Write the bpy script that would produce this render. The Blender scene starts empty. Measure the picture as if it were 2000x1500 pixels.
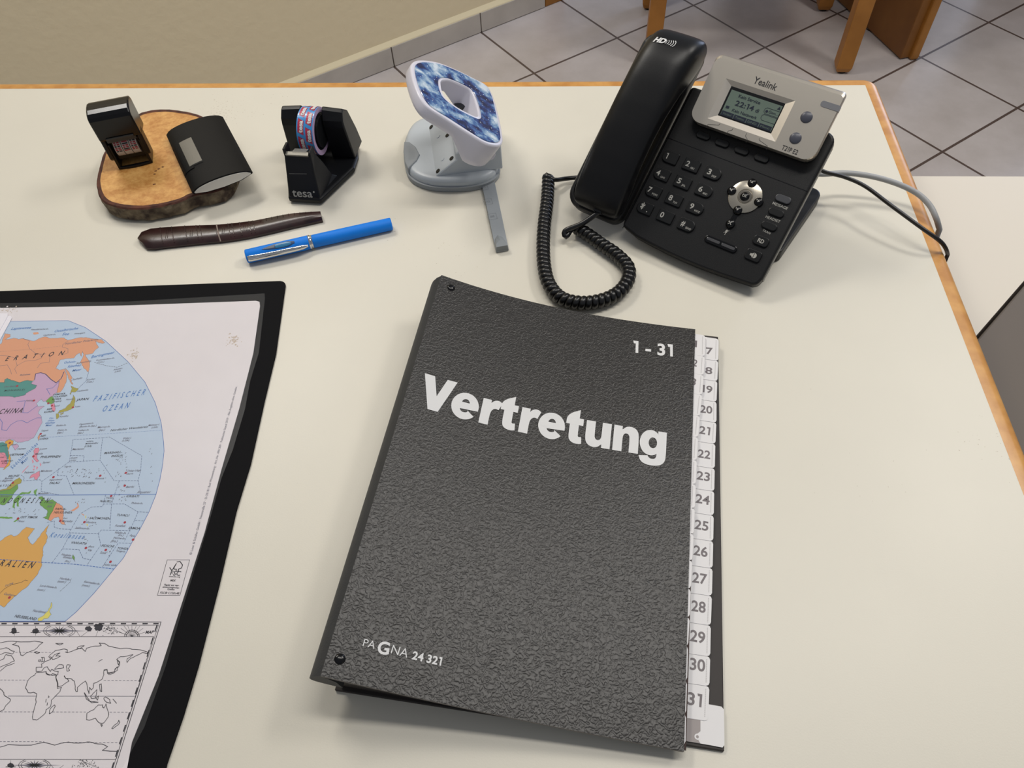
import bpy, math, random
import numpy as np
from mathutils import Matrix, Vector
random.seed(5)
scene = bpy.context.scene
COL = scene.collection
PI = math.pi

# ------------------------------------------------------------------ camera
F_PX, PT, RO, CAM_H, YAW = 1490.7, .9374, -.0619, .5194, .0999
def rz(v, a):
    return np.array([v[0]*math.cos(a)-v[1]*math.sin(a), v[0]*math.sin(a)+v[1]*math.cos(a), v[2]])
_c, _s = math.cos(PT), math.sin(PT)
_f = np.array([0, _c, -_s]); _u = np.array([0, _s, _c]); _r = np.array([1., 0, 0])
_R = math.cos(RO)*_r+math.sin(RO)*_u
_U = -math.sin(RO)*_r+math.cos(RO)*_u
FW, RT, UP = [rz(v, YAW) for v in (_f, _R, _U)]
CAM = np.array([0, 0, CAM_H])
cd = bpy.data.cameras.new('camera'); cam = bpy.data.objects.new('camera', cd); COL.objects.link(cam)
cd.sensor_width = 36; cd.lens = F_PX/2000*36; cd.clip_start = .01
M = Matrix.Identity(4)
for i in range(3):
    M[i][0], M[i][1], M[i][2], M[i][3] = RT[i], UP[i], -FW[i], CAM[i]
cam.matrix_world = M
scene.camera = cam
scene.view_settings.view_transform = 'Standard'
scene.view_settings.look = 'None'
scene.view_settings.gamma = 1
scene.view_settings.use_curve_mapping = False
scene.view_settings.exposure = -0.17

# ------------------------------------------------------------------ light
w = bpy.data.worlds.new('room_ambient'); scene.world = w; w.use_nodes = True
w.node_tree.nodes['Background'].inputs[0].default_value = (.78, .82, .90, 1)
w.node_tree.nodes['Background'].inputs[1].default_value = .31
def area(name, loc, target, sx, sy, power, col):
    l = bpy.data.lights.new(name, 'AREA'); l.shape = 'RECTANGLE'; l.size = sx; l.size_y = sy
    l.energy = power; l.color = col
    o = bpy.data.objects.new(name, l); COL.objects.link(o); o.location = loc
    d = Vector(target)-Vector(loc); o.rotation_euler = d.to_track_quat('-Z', 'Y').to_euler()
    return o
area('ceiling_lamp_right', (1.45, 1.25, 1.75), (.9, .9, 0), .7, .3, 17, (1, .955, .89))
area('ceiling_lamp_left', (-1.0, 1.5, 1.75), (-.5, 1.1, 0), .7, .3, 17, (1, .96, .90))
area('ceiling_lamp_front', (.36, .68, 1.75), (.36, .68, 0), 1.2, .2, 14.5, (1, .96, .90))
area('window_daylight', (2.6, 3.9, .7), (.7, 2.0, -.74), 1.0, 1.5, 32, (.6, .72, 1))

# ------------------------------------------------------------------ helpers
def T(u, v, z=0.):
    d = FW+RT*(u-1000)/F_PX-UP*(v-750)/F_PX
    return CAM+d*(z-CAM_H)/d[2]
class Frame:
    def __init__(s, o, ex, ey):
        s.o = np.array(o, float); s.ex = np.array(ex, float); s.ey = np.array(ey, float)
        s.ex /= np.linalg.norm(s.ex); s.ey -= s.ex*(s.ey@s.ex); s.ey /= np.linalg.norm(s.ey)
        s.n = np.cross(s.ex, s.ey)
    def px(s, u, v, n=0.):
        d = FW+RT*(u-1000)/F_PX-UP*(v-750)/F_PX
        t = ((s.o+s.n*n-CAM)@s.n)/(d@s.n); q = CAM+t*d-s.o
        return np.array([q@s.ex, q@s.ey])
    def w(s, a, b, n=0.): return s.o+s.ex*a+s.ey*b+s.n*n
def yawframe(o, deg):
    a = math.radians(deg)
    return Frame(o, (math.cos(a), math.sin(a), 0), (-math.sin(a), math.cos(a), 0))
WORLD = Frame((0, 0, 0), (1, 0, 0), (0, 1, 0))

def lin(c):
    if isinstance(c, str):
        c = [int(c[i:i+2], 16) for i in (0, 2, 4)]
    return tuple(((x/255)/12.92 if x/255 <= .04045 else ((x/255+.055)/1.055)**2.4) for x in c)+(1,)
def pbr(name, col, rough=.5, metal=0., spec=.5, bump=0, bscale=400, var=0, vscale=20, coat=0, alpha=1, var2=None):
    m = bpy.data.materials.new(name); m.use_nodes = True; nt = m.node_tree
    b = nt.nodes['Principled BSDF']; col = lin(col)
    b.inputs['Base Color'].default_value = col; b.inputs['Roughness'].default_value = rough
    b.inputs['Metallic'].default_value = metal; b.inputs['Specular IOR Level'].default_value = spec
    b.inputs['Coat Weight'].default_value = coat; b.inputs['Coat Roughness'].default_value = .1
    b.inputs['Alpha'].default_value = alpha
    tc = nt.nodes.new('ShaderNodeTexCoord')
    if bump:
        n = nt.nodes.new('ShaderNodeTexNoise'); n.inputs['Scale'].default_value = bscale; n.inputs['Detail'].default_value = 3
        bp = nt.nodes.new('ShaderNodeBump'); bp.inputs['Strength'].default_value = min(1, bump); bp.inputs['Distance'].default_value = .3/bscale
        nt.links.new(tc.outputs['Object'], n.inputs['Vector']); nt.links.new(n.outputs['Fac'], bp.inputs['Height'])
        nt.links.new(bp.outputs['Normal'], b.inputs['Normal'])
    if var or var2:
        n = nt.nodes.new('ShaderNodeTexNoise'); n.inputs['Scale'].default_value = vscale; n.inputs['Detail'].default_value = 5
        r = nt.nodes.new('ShaderNodeValToRGB')
        r.color_ramp.elements[0].position = .35; r.color_ramp.elements[1].position = .65
        c2 = lin(var2) if var2 else tuple(x*(1-var) for x in col[:3])+(1,)
        r.color_ramp.elements[0].color = c2; r.color_ramp.elements[1].color = col
        nt.links.new(tc.outputs['Object'], n.inputs['Vector']); nt.links.new(n.outputs['Fac'], r.inputs['Fac'])
        nt.links.new(r.outputs['Color'], b.inputs['Base Color'])
    return m

_tc = {}
_adv = {}
def _raw(s, bold, res):
    c = bpy.data.curves.new('t', 'FONT'); c.body = s; c.size = 1; c.offset = bold; c.resolution_u = res
    o = bpy.data.objects.new('t', c); COL.objects.link(o)
    dg = bpy.context.evaluated_depsgraph_get(); dg.update(); m = o.evaluated_get(dg).to_mesh()
    V = np.array([(v.co.x, v.co.y) for v in m.vertices]); Fc = [tuple(p.vertices) for p in m.polygons]
    o.evaluated_get(dg).to_mesh_clear(); bpy.data.objects.remove(o); bpy.data.curves.remove(c)
    return V, Fc
def text_with_ones(s, bold, res):
    """letter by letter, the figure 1 drawn with a flag at its top"""
    def adv(ch):
        if ch not in _adv:
            a, b = _raw('H'+ch+'H', 0, 2)[0][:, 0], _raw('HH', 0, 2)[0][:, 0]; _adv[ch] = (a.max()-a.min())-(b.max()-b.min())
        return _adv[ch]
    V = []; Fc = []; pen = 0
    for ch in s:
        if ch == '1':
            w = .085+bold*2; f = [(.16, 0-bold), (.16+w, 0-bold), (.16+w, .70+bold), (.02, .70+bold), (.02+w*.25, .70-w*.95), (.16, .70-w*.95)]
            b = len(V); V += [(pen+x+.02, y) for x, y in f]; Fc.append(tuple(range(b, b+6))); pen += .16+w+.13
        elif ch == ' ': pen += .26
        else:
            v, g = _raw(ch, bold, res); b = len(V); V += [(pen+x, y) for x, y in v]; Fc += [tuple(i+b for i in q) for q in g]; pen += adv(ch)+bold*1.2
    return np.array(V), Fc
def text_mesh(s, bold=0., res=3, align='LEFT', space=1.):
    k = (s, round(bold, 4), res, space)
    if k in _tc: return _tc[k]
    c = bpy.data.curves.new('t', 'FONT'); c.body = s; c.size = 1; c.offset = bold; c.resolution_u = res; c.space_character = space
    o = bpy.data.objects.new('t', c); COL.objects.link(o)
    dg = bpy.context.evaluated_depsgraph_get(); dg.update()
    m = o.evaluated_get(dg).to_mesh()
    V = np.array([(v.co.x, v.co.y) for v in m.vertices]) if len(m.vertices) else np.zeros((0, 2))
    Fc = [tuple(p.vertices) for p in m.polygons]
    if '1' in s and len(s) < 9: V, Fc = text_with_ones(s, bold, res)
    o.evaluated_get(dg).to_mesh_clear()
    bpy.data.objects.remove(o); bpy.data.curves.remove(c)
    if len(V): V[:, 0] -= V[:, 0].min()
    wd = V[:, 0].max() if len(V) else 1
    _tc[k] = (V, Fc, wd)
    return _tc[k]

def fill2d(contours, off=0):
    c = bpy.data.curves.new('t', 'CURVE'); c.dimensions = '2D'; c.fill_mode = 'BOTH'; c.offset = off
    for ct in contours:
        sp = c.splines.new('POLY'); sp.points.add(len(ct)-1); sp.use_cyclic_u = True
        for i, p in enumerate(ct): sp.points[i].co = (p[0], p[1], 0, 1)
    o = bpy.data.objects.new('t', c); COL.objects.link(o)
    dg = bpy.context.evaluated_depsgraph_get(); dg.update(); m = o.evaluated_get(dg).to_mesh()
    V = [(v.co.x, v.co.y) for v in m.vertices]; Fc = [tuple(p.vertices) for p in m.polygons]
    o.evaluated_get(dg).to_mesh_clear(); bpy.data.objects.remove(o); bpy.data.curves.remove(c)
    return V, Fc
def arc(cx, cy, rx, ry, t0, t1, n=18):
    return [(cx+rx*math.cos(math.radians(t)), cy+ry*math.sin(math.radians(t))) for t in np.linspace(t0, t1, n)]
def chaikin(P, n=2):
    for _ in range(n):
        Q = []
        for i in range(len(P)):
            a, b, c = np.array(P[i-1]), np.array(P[i]), np.array(P[(i+1) % len(P)])
            u, v = b-a, c-b; cs = (u@v)/(np.linalg.norm(u)*np.linalg.norm(v)+1e-9)
            if cs > .45 and cs < .9995: Q += [tuple(b-u*.25), tuple(b+v*.25)]
            else: Q.append(tuple(b))
        P = Q
    return P
_u = [(0, 74), (0, 26), (3, 10), (12, 1), (26, -2), (38, 1), (46, 10), (50, 10), (50, 0), (72, 0), (72, 74), (48, 74), (48, 34), (46, 24), (40, 18), (33, 18), (27, 22), (24, 31), (24, 74)]
GLYPH = {
 'V': [[(0, 100), (27, 100), (47, 38), (67, 100), (93, 100), (60, 0), (33, 0)]],
 'e': [[(76, 31), (76, 37)]+arc(38, 37, 38, 39, 2, 318, 34)+[(50, 22)]+arc(38, 28, 15, 12, -35, -190, 10)+[(24, 31)], [(25, 46)]+arc(38, 46, 13, 14, 175, 5, 10)+[(51, 46)]],
 'r': [chaikin([(0, 0), (24, 0), (24, 28), (26, 42), (32, 50), (40, 53), (47, 51), (54, 71), (48, 75), (40, 76), (32, 73), (27, 68), (22, 60), (22, 74), (0, 74)])],
 't': [chaikin([(0, 74), (0, 56), (11, 56), (11, 22), (13, 9), (20, 2), (30, -1), (42, -1), (48, 1), (46, 18), (40, 17), (36, 19), (35, 24), (35, 56), (48, 56), (48, 74), (35, 74), (35, 100), (11, 88)])],
 'u': [chaikin(_u)], 'n': [chaikin([(72-x, 74-y) for x, y in _u])],
 'g': [chaikin([(54, 74), (76, 74), (76, 2), (73, -13), (62, -24), (40, -28), (18, -26), (5, -18), (1, -6), (24, -3), (28, -9), (38, -12), (48, -9), (52, 0), (52, 11), (44, 4), (32, 1), (16, 5), (5, 18), (0, 38), (5, 58), (16, 71), (30, 76), (42, 74), (52, 66), (54, 63)]), arc(38, 38.5, 14, 18, 0, 345, 24)]}

class MB:
    def __init__(s): s.V = []; s.F = []; s.mi = []
    def add(s, V, F, m=0):
        b = len(s.V); s.V += [tuple(v) for v in V]
        for f in F: s.F.append(tuple(i+b for i in f)); s.mi.append(m)
        return s
    def prism(s, poly, z0, z1, fr=WORLD, m=0, mtop=None):
        n = len(poly)
        a = sum(poly[i][0]*poly[(i+1) % n][1]-poly[(i+1) % n][0]*poly[i][1] for i in range(n))
        if a < 0: poly = poly[::-1]
        V = [fr.w(p[0], p[1], z0) for p in poly]+[fr.w(p[0], p[1], z1) for p in poly]
        s.add(V, [tuple(range(n-1, -1, -1))]+[(i, (i+1) % n, n+(i+1) % n, n+i) for i in range(n)], m)
        b = len(s.V)-2*n; s.F.append(tuple(b+n+i for i in range(n))); s.mi.append(m if mtop is None else mtop)
        return s
    def flat(s, poly, z, fr=WORLD, m=0):
        n = len(poly)
        a = sum(poly[i][0]*poly[(i+1) % n][1]-poly[(i+1) % n][0]*poly[i][1] for i in range(n))
        if a < 0: poly = poly[::-1]
        return s.add([fr.w(p[0], p[1], z) for p in poly], [tuple(range(n))], m)
    def box(s, a0, a1, b0, b1, z0, z1, fr=WORLD, m=0):
        return s.prism([(a0, b0), (a1, b0), (a1, b1), (a0, b1)], z0, z1, fr, m)
    def loft(s, secs, m=0, caps=True, closed=True):
        n = len(secs[0]); V = [p for q in secs for p in q]; Fc = []
        for i in range(len(secs)-1):
            for j in range(n if closed else n-1):
                k = (j+1) % n
                Fc.append((i*n+j, i*n+k, (i+1)*n+k, (i+1)*n+j))
        if caps: Fc += [tuple(range(n-1, -1, -1)), tuple((len(secs)-1)*n+j for j in range(n))]
        return s.add(V, Fc, m)
    def tube(s, pts, r, k=8, m=0, flat=1.):
        P = [np.array(p, float) for p in pts]; secs = []
        up = None
        for i, p in enumerate(P):
            t = P[min(i+1, len(P)-1)]-P[max(i-1, 0)]; t /= np.linalg.norm(t)+1e-12
            if up is None:
                up = np.array([0, 0, 1.]) if abs(t[2]) < .9 else np.array([1., 0, 0])
            x = np.cross(t, up); x /= np.linalg.norm(x); up = np.cross(x, t)
            rr = r[i] if hasattr(r, '__len__') else r
            secs.append([p+x*math.cos(2*PI*j/k)*rr+up*math.sin(2*PI*j/k)*rr*flat for j in range(k)])
        return s.loft(secs, m)
    def cyl(s, fr, a, b, r, z0, z1, k=24, m=0, r1=None, mtop=None):
        r1 = r if r1 is None else r1
        V = [fr.w(a+r*math.cos(2*PI*j/k), b+r*math.sin(2*PI*j/k), z0) for j in range(k)]
        V += [fr.w(a+r1*math.cos(2*PI*j/k), b+r1*math.sin(2*PI*j/k), z1) for j in range(k)]
        s.add(V, [tuple(range(k-1, -1, -1))]+[(i, (i+1) % k, k+(i+1) % k, k+i) for i in range(k)], m)
        b0 = len(s.V)-2*k; s.F.append(tuple(b0+k+i for i in range(k))); s.mi.append(m if mtop is None else mtop)
        return s
    def dome(s, fr, a, b, r, z, h, k=20, m=0):
        secs = []
        for i in range(7):
            t = i/6*PI/2*.98; secs.append([fr.w(a+r*math.cos(t)*math.cos(2*PI*j/k), b+r*math.cos(t)*math.sin(2*PI*j/k), z+h*math.sin(t)) for j in range(k)])
        return s.loft(secs, m)
    def text(s, txt, fr, p0, p1, z, m=0, bold=0., res=3, hs=1., shear=0., space=1., cap=None):
        """lettering with its baseline from p0 to p1 (local coordinates on the surface)"""
        V, Fc, wd = text_mesh(txt, bold, res, space=space)
        if not len(V): return s
        p0 = np.array(p0, float); d = np.array(p1, float)-p0; L = np.linalg.norm(d); d /= L; q = np.array([-d[1], d[0]])
        sx = L/wd; sy = sx*hs if cap is None else cap/.729
        W = [fr.w(*(p0+d*(x*sx+shear*y*sy)+q*y*sy), z) for x, y in V]
        return s.add(W, Fc, m)
    def line(s, pts, wd, z, fr=WORLD, m=0, dash=None, closed=False):
        pts = [np.array(p, float) for p in pts]
        if closed: pts = pts+[pts[0]]
        segs = []
        if dash is None: segs = list(zip(pts[:-1], pts[1:]))
        else:
            on, off = dash; pos = 0
            for a, b in zip(pts[:-1], pts[1:]):
                L = np.linalg.norm(b-a); d = (b-a)/max(L, 1e-9); t = 0
                while t < L:
                    ph = pos % (on+off)
                    if ph < on:
                        e = min(L, t+on-ph); segs.append((a+d*t, a+d*e)); pos += e-t; t = e
                    else:
                        e = min(L, t+on+off-ph); pos += e-t; t = e
                    pos += 1e-9; t += 1e-9
        for a, b in segs:
            d = b-a; L = np.linalg.norm(d)
            if L < 1e-7: continue
            d /= L; q = np.array([-d[1], d[0]])*wd/2; e = d*wd*.3
            s.add([fr.w(*p, z) for p in (a-e-q, b+e-q, b+e+q, a-e+q)], [(0, 1, 2, 3)], m)
        return s
    def build(s, name, mats, parent=None, smooth=None, bevel=0, seg=2, sub=0, solid=0, label=None):
        me = bpy.data.meshes.new(name)
        root = parent
        while root is not None and root.parent: root = root.parent
        org = np.array(root.location) if root is not None else np.zeros(3)
        me.from_pydata([tuple(np.array(v)-org) for v in s.V], [], s.F)
        if not isinstance(mats, (list, tuple)): mats = [mats]
        for m in mats: me.materials.append(m)
        me.polygons.foreach_set('material_index', s.mi); me.update()
        o = bpy.data.objects.new(name, me); COL.objects.link(o)
        if parent is not None: o.parent = parent
        if smooth is not None:
            me.polygons.foreach_set('use_smooth', [True]*len(me.polygons))
            me.set_sharp_from_angle(angle=math.radians(smooth))
        if solid:
            md = o.modifiers.new('s', 'SOLIDIFY'); md.thickness = solid; md.offset = -1
        if bevel:
            md = o.modifiers.new('b', 'BEVEL'); md.width = bevel; md.segments = seg; md.limit_method = 'ANGLE'; md.angle_limit = math.radians(40)
        if sub:
            md = o.modifiers.new('ss', 'SUBSURF'); md.levels = sub; md.render_levels = sub
        if label: o['label'] = label
        return o
def thing(name, label, cat, loc, group=None):
    o = bpy.data.objects.new(name, None); COL.objects.link(o); o.location = tuple(loc); o.empty_display_size = .01
    return tag(o, label, cat, group)
def tag(o, label, cat, group=None):
    o['label'] = label; o['category'] = cat
    if group: o['group'] = group
    return o
def struct(o): o['kind'] = 'structure'; return o
def rrect(a0, a1, b0, b1, r, k=5):
    if not hasattr(r, '__len__'): r = [r]*4
    P = []
    for (cx, cy, t0, rr) in ((a1, b0, -90, r[1]), (a1, b1, 0, r[2]), (a0, b1, 90, r[3]), (a0, b0, 180, r[0])):
        sx = -1 if cx == a1 else 1; sy = 1 if cy == b0 else -1
        for i in range(k+1):
            t = math.radians(t0+90*i/k)
            P.append((cx+sx*rr+rr*math.cos(t), cy+sy*rr+rr*math.sin(t)))
    return P
def spline(pts, n):
    """Catmull-Rom through pts, n points evenly spaced along it"""
    P = [np.array(p, float) for p in pts]; P = [2*P[0]-P[1]]+P+[2*P[-1]-P[-2]]; out = []
    for i in range(1, len(P)-2):
        for t in np.linspace(0, 1, 40, endpoint=False):
            a, b, c, d = P[i-1:i+3]
            out.append(.5*((2*b)+(-a+c)*t+(2*a-5*b+4*c-d)*t*t+(-a+3*b-3*c+d)*t**3))
    out.append(P[-2]); out = np.array(out)
    L = np.r_[0, np.cumsum(np.linalg.norm(np.diff(out, axis=0), axis=1))]
    q = np.linspace(0, L[-1], n)
    return np.array([[np.interp(x, L, out[:, k]) for k in range(out.shape[1])] for x in q])

# ------------------------------------------------------------------ materials
laminate = pbr('cream_laminate', 'd9d4c6', .42, bump=.12, bscale=900, var=.03, vscale=9)
cab_lam = pbr('cream_cabinet', 'd8d0c2', .5, bump=.1, bscale=900)
cab_side = pbr('taupe_cabinet_side', 'cdbfae', .6)
beech = pbr('beech_edge', 'd09a54', .35, var2='bb8240', vscale=60)
oak = pbr('orange_wood', 'a8702c', .45, var2='94601f', vscale=12)
oak2 = pbr('brown_wood', '8a5a22', .5, var2='7a4c1a', vscale=9)
black_pl = pbr('black_plastic', '141415', .42, spec=.3, bump=.35, bscale=1600)
black_sm = pbr('black_smooth_plastic', '0e0e10', .3, spec=.3)
black_gl = pbr('black_gloss', '08080a', .2, spec=.35)
black_key = pbr('black_key', '111213', .35, spec=.3)
sheen_grey = pbr('edge_sheen_grey', '5c5b57', .4)
silver = pbr('silver_plastic', 'c9c1b4', .34, metal=.85, bump=.12, bscale=2500)
silver2 = pbr('silver_bevel', 'd0c8bc', .38, metal=.7)
chrome = pbr('chrome', 'dcdcdc', .12, metal=1)
steel = pbr('steel', '86837b', .5, metal=.6)
white_print = pbr('white_print', 'd8d8d8', .6)
grey_print = pbr('grey_print', 'a5a39c', .6)
dark_print = pbr('dark_print', '1c1a1c', .6)
lcd = pbr('lcd_green', '66756a', .25)
lcd_dark = pbr('lcd_dark', '202634', .3)
lcd_frame = pbr('lcd_frame', '0d0d0d', .2)
btn_grey = pbr('grey_rubber_button', '474954', .35)
key_grey = pbr('message_key', '3a3b3f', .35)

# ------------------------------------------------------------------ room
Z0 = -.74
def floor_material():
    m = bpy.data.materials.new('floor_tiles'); m.use_nodes = True; nt = m.node_tree; L = nt.links
    b = nt.nodes['Principled BSDF']; b.inputs['Roughness'].default_value = .28
    tc = nt.nodes.new('ShaderNodeTexCoord'); mp = nt.nodes.new('ShaderNodeMapping'); mp.vector_type = 'TEXTURE'
    mp.inputs['Location'].default_value = (.5953, 2.1703, 0); mp.inputs['Rotation'].default_value = (0, 0, -.92)
    L.new(tc.outputs['Object'], mp.inputs['Vector'])
    br = nt.nodes.new('ShaderNodeTexBrick'); br.offset = 0; br.squash = 1
    br.inputs['Scale'].default_value = 1; br.inputs['Brick Width'].default_value = .309; br.inputs['Row Height'].default_value = .309
    br.inputs['Mortar Size'].default_value = .0035; br.inputs['Mortar Smooth'].default_value = .1; br.inputs['Bias'].default_value = 0
    br.inputs['Color1'].default_value = lin('c8c2c0'); br.inputs['Color2'].default_value = lin('c2bcbb'); br.inputs['Mortar'].default_value = lin('5e514b')
    L.new(mp.outputs['Vector'], br.inputs['Vector'])
    n = nt.nodes.new('ShaderNodeTexNoise'); n.inputs['Scale'].default_value = 7; n.inputs['Detail'].default_value = 8; n.inputs['Roughness'].default_value = .65
    L.new(tc.outputs['Object'], n.inputs['Vector'])
    r = nt.nodes.new('ShaderNodeValToRGB'); r.color_ramp.elements[0].position = .3; r.color_ramp.elements[1].position = .7
    r.color_ramp.elements[0].color = (.82, .80, .78, 1); r.color_ramp.elements[1].color = (1.08, 1.07, 1.08, 1)
    L.new(n.outputs['Fac'], r.inputs['Fac'])
    mx = nt.nodes.new('ShaderNodeMix'); mx.data_type = 'RGBA'; mx.blend_type = 'MULTIPLY'; mx.inputs[0].default_value = .8
    L.new(br.outputs['Color'], mx.inputs[6]); L.new(r.outputs['Color'], mx.inputs[7]); L.new(mx.outputs[2], b.inputs['Base Color'])
    bp = nt.nodes.new('ShaderNodeBump'); bp.invert = True; bp.inputs['Distance'].default_value = .003
    L.new(br.outputs['Fac'], bp.inputs['Height']); L.new(bp.outputs['Normal'], b.inputs['Normal'])
    return m
o = MB().box(-3, 5, -1.5, 6, Z0-.05, Z0).build('floor', floor_material()); struct(o)
wb = np.array([-.2535, 2.2658]); wd_ = np.array([.7974, .6035]); wn = np.array([.6035, -.7974])
WF = Frame((wb[0], wb[1], Z0), (wd_[0], wd_[1], 0), (-wn[0], -wn[1], 0))    # x along the wall, y away from the room
wall_m = pbr('plaster_wall', 'e8dab8', .85, bump=.16, bscale=40)
o = MB().box(-3.2, .243, .012, .12, 0, 2.4, WF).build('wall_left', wall_m); struct(o)
tile_m = pbr('skirting_tile', 'c0bab2', .35, var=.12, vscale=14); grout = pbr('grout', '6b625b', .9)
mb = MB().box(-3.2, .243, .004, .012, 0, .0605, WF, 1)
for k in range(-10, 1):
    a0 = k*.309; a1 = min(a0+.309, .243) if k < 0 else .243
    if k == 0: a0 = 0
    if a1-a0 > .01: mb.box(a0+.0018, a1-.0018, 0, .012, .002, .061, WF, 0)
struct(mb.build('baseboard_left', [tile_m, grout], bevel=.001))
struct(MB().loft([[WF.w(a, y, z) for y, z in ((.0125, .0612), (.002, .0612), (.003, .064), (.0125, .076))] for a in (-3.2, .23)]).build('trim_1', pbr('plaster_lip', 'e6dab8', .8)))
struct(MB().box(.245, .322, .002, .14, 0, 2.1, WF).box(.232, .245, .008, .12, 0, 2.1, WF).build('door_1', oak, bevel=.003))

ch = thing('wooden_chair', 'orange-brown wooden chair with slanted straight legs standing on the tiled floor', 'chair', (.5, 2.3, Z0))
cf = yawframe((.79, 2.045, Z0), -2)
for (a, b) in ((0, 0), (-.535, .03), (0, .34), (-.535, .34)):
    # thin square leg, chamfered foot with a dark glide
    P = lambda h: [(a-h, b-h), (a+h, b-h), (a+h, b+h), (a-h, b+h)]
    mb = MB()
    secs = []
    for z, h in ((.006, .017), (.02, .0215), (.42, .0215)):
        secs.append([cf.w(x, y, z) for x, y in P(h)])
    mb.loft(secs)
    lg = mb.build('leg', oak, ch, bevel=.003)
    MB().cyl(cf, a, b, .013, 0, .007, 14).build('foot_glide', black_pl, lg)
MB().box(-.56, .026, -.03, .37, .42, .455, cf).build('seat', oak, ch, bevel=.008)
MB().box(-.535, 0, -.012, .012, .35, .42, cf).build('front_rail', oak, ch, bevel=.002)
mb = MB(); mb.box(-.56, .026, .35, .37, .72, .86, cf); mb.build('backrest', oak, ch, bevel=.008)
for a in (-.535, 0): MB().box(a-.018, a+.018, .342, .37, .45, .76, cf).build('back_post', oak, ch, bevel=.003)

tb = thing('wooden_desk', 'brown wooden desk panel with grooved rounded edge beside the chair leg', 'desk', (1.0, 2.3, Z0))
p0, p1 = np.array([.965, 2.0976]), np.array([.852, 2.4402]); d = (p1-p0)/np.linalg.norm(p1-p0)
TF = Frame((p0[0], p0[1], Z0), (-d[1], d[0], 0) if 0 else (d[1], -d[0], 0), (d[0], d[1], 0))
mb = MB().box(0, .03, 0, .62, .003, .70, TF)
pn = mb.build('side_panel', oak2, tb, bevel=.004)
MB().box(.026, .052, -.014, .03, .0, .70, TF).build('edge_moulding', oak, tb, bevel=.007, seg=3)
MB().box(0, .9, -.01, .63, .70, .73, TF).build('tabletop', oak, tb, bevel=.005)
MB().box(.85, .88, 0, .62, 0, .70, TF).build('side_panel', oak2, tb, bevel=.004)

# side cabinet (pedestal) against the right end of the desk, top 12 cm lower, front corner cut off
zc = -.1
A_, B_ = T(2000, 548, zc)[:2], T(1907, 655, zc)[:2]; dd = (A_-B_)/np.linalg.norm(A_-B_)
yb = T(1900, 344.5, zc)[1]
q0 = B_-dd*((B_[0]-.372)/dd[0]); q1 = A_+dd*.215
cb = thing('side_cabinet', 'low cream-topped cabinet with a slanted edge beside the rear right end of the desk', 'cabinet', (.5, .65, Z0))
poly = [tuple(q0), tuple(q1), (q1[0], yb), (.372, yb)]
MB().prism(poly, zc-.004, zc).build('worktop', cab_lam, cb)
ins = lambda p: (p[0], p[1])
MB().prism([ins(p) for p in poly], Z0+.0, zc-.004).build('body', cab_side, cb)
nn_ = np.array([dd[1], -dd[0]])*.003; r0, r1 = q0+nn_, q1+nn_
sb = thing('storage_cabinet', 'low dark taupe cabinet meeting the cream cabinet along a slanted edge, beside the desk', 'cabinet', (.65, .3, Z0))
pb_ = [(.372, r0[1]+dd[1]*(.372-r0[0])/dd[0]), tuple(r1), (1.0, r1[1]), (1.0, .02), (.372, .02)]
taupe = pbr('taupe_laminate', '5f554b', .55, bump=.2, bscale=600)
MB().prism(pb_, zc-.018, zc-.001).build('worktop', taupe, sb, bevel=.002)
MB().prism([(.385, .03), (.385, pb_[0][1]-.005), (r1[0]-.02, r1[1]-.05), (.98, r1[1]-.03), (.98, .03)], Z0, zc-.018).build('body', cab_side, sb)

# faint dust specks in the laminate
_nt = laminate.node_tree; _b = _nt.nodes['Principled BSDF']; _l = _b.inputs['Base Color'].links[0].from_socket
_tc2 = _nt.nodes.new('ShaderNodeTexCoord'); _n = _nt.nodes.new('ShaderNodeTexNoise'); _n.inputs['Scale'].default_value = 480; _n.inputs['Detail'].default_value = 1
_m = _nt.nodes.new('ShaderNodeTexNoise'); _m.inputs['Scale'].default_value = 4; _a = _nt.nodes.new('ShaderNodeMath'); _a.operation = 'MULTIPLY'
_g = _nt.nodes.new('ShaderNodeMath'); _g.operation = 'GREATER_THAN'; _g.inputs[1].default_value = .485; _x = _nt.nodes.new('ShaderNodeMix'); _x.data_type = 'RGBA'
_x.inputs[7].default_value = lin('bdb4a3')
for _p, _q in ((_tc2.outputs['Object'], _n.inputs['Vector']), (_tc2.outputs['Object'], _m.inputs['Vector']), (_n.outputs['Fac'], _a.inputs[0]), (_m.outputs['Fac'], _a.inputs[1]), (_a.outputs[0], _g.inputs[0]), (_g.outputs[0], _x.inputs[0]), (_l, _x.inputs[6]), (_x.outputs[2], _b.inputs['Base Color'])): _nt.links.new(_p, _q)
# ------------------------------------------------------------------ desk
DX, DY, DL, DF = .3473, .8147, -1.05, -.1
dk = thing('office_desk', 'large cream laminate desk with beech edging holding the telephone and folder', 'desk', (-.35, .36, Z0))
MB().box(DL, DX, DF, DY, -.026, 0).build('desktop', laminate, dk)
secs = []; W_, R_ = .0160, .009
prof = [(0, -.026), (0, .00005), (W_-R_, .00005)]+[(W_-R_+R_*math.sin(t), -R_+R_*math.cos(t)) for t in np.linspace(.3, PI/2, 5)]+[(W_, -.026)]
for (x, y, ang) in [(DL, DY, 90), (DX-.3, DY, 90)]+[(DX, DY, 90-90*i/8) for i in range(9)]+[(DX, DF, 0)]:
    a = math.radians(ang); ex = 1.0
    secs.append([(x+math.cos(a)*p*ex, y+math.sin(a)*p*ex, z) for p, z in prof])
MB().loft(secs).build('edge_strip', beech, dk, smooth=40)
for x in (DL+.06, DX-.04):
    for y in (DF+.05, DY-.05): MB().box(x-.022, x+.022, y-.022, y+.022, Z0, -.026).build('leg', oak, dk, bevel=.004)
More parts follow.
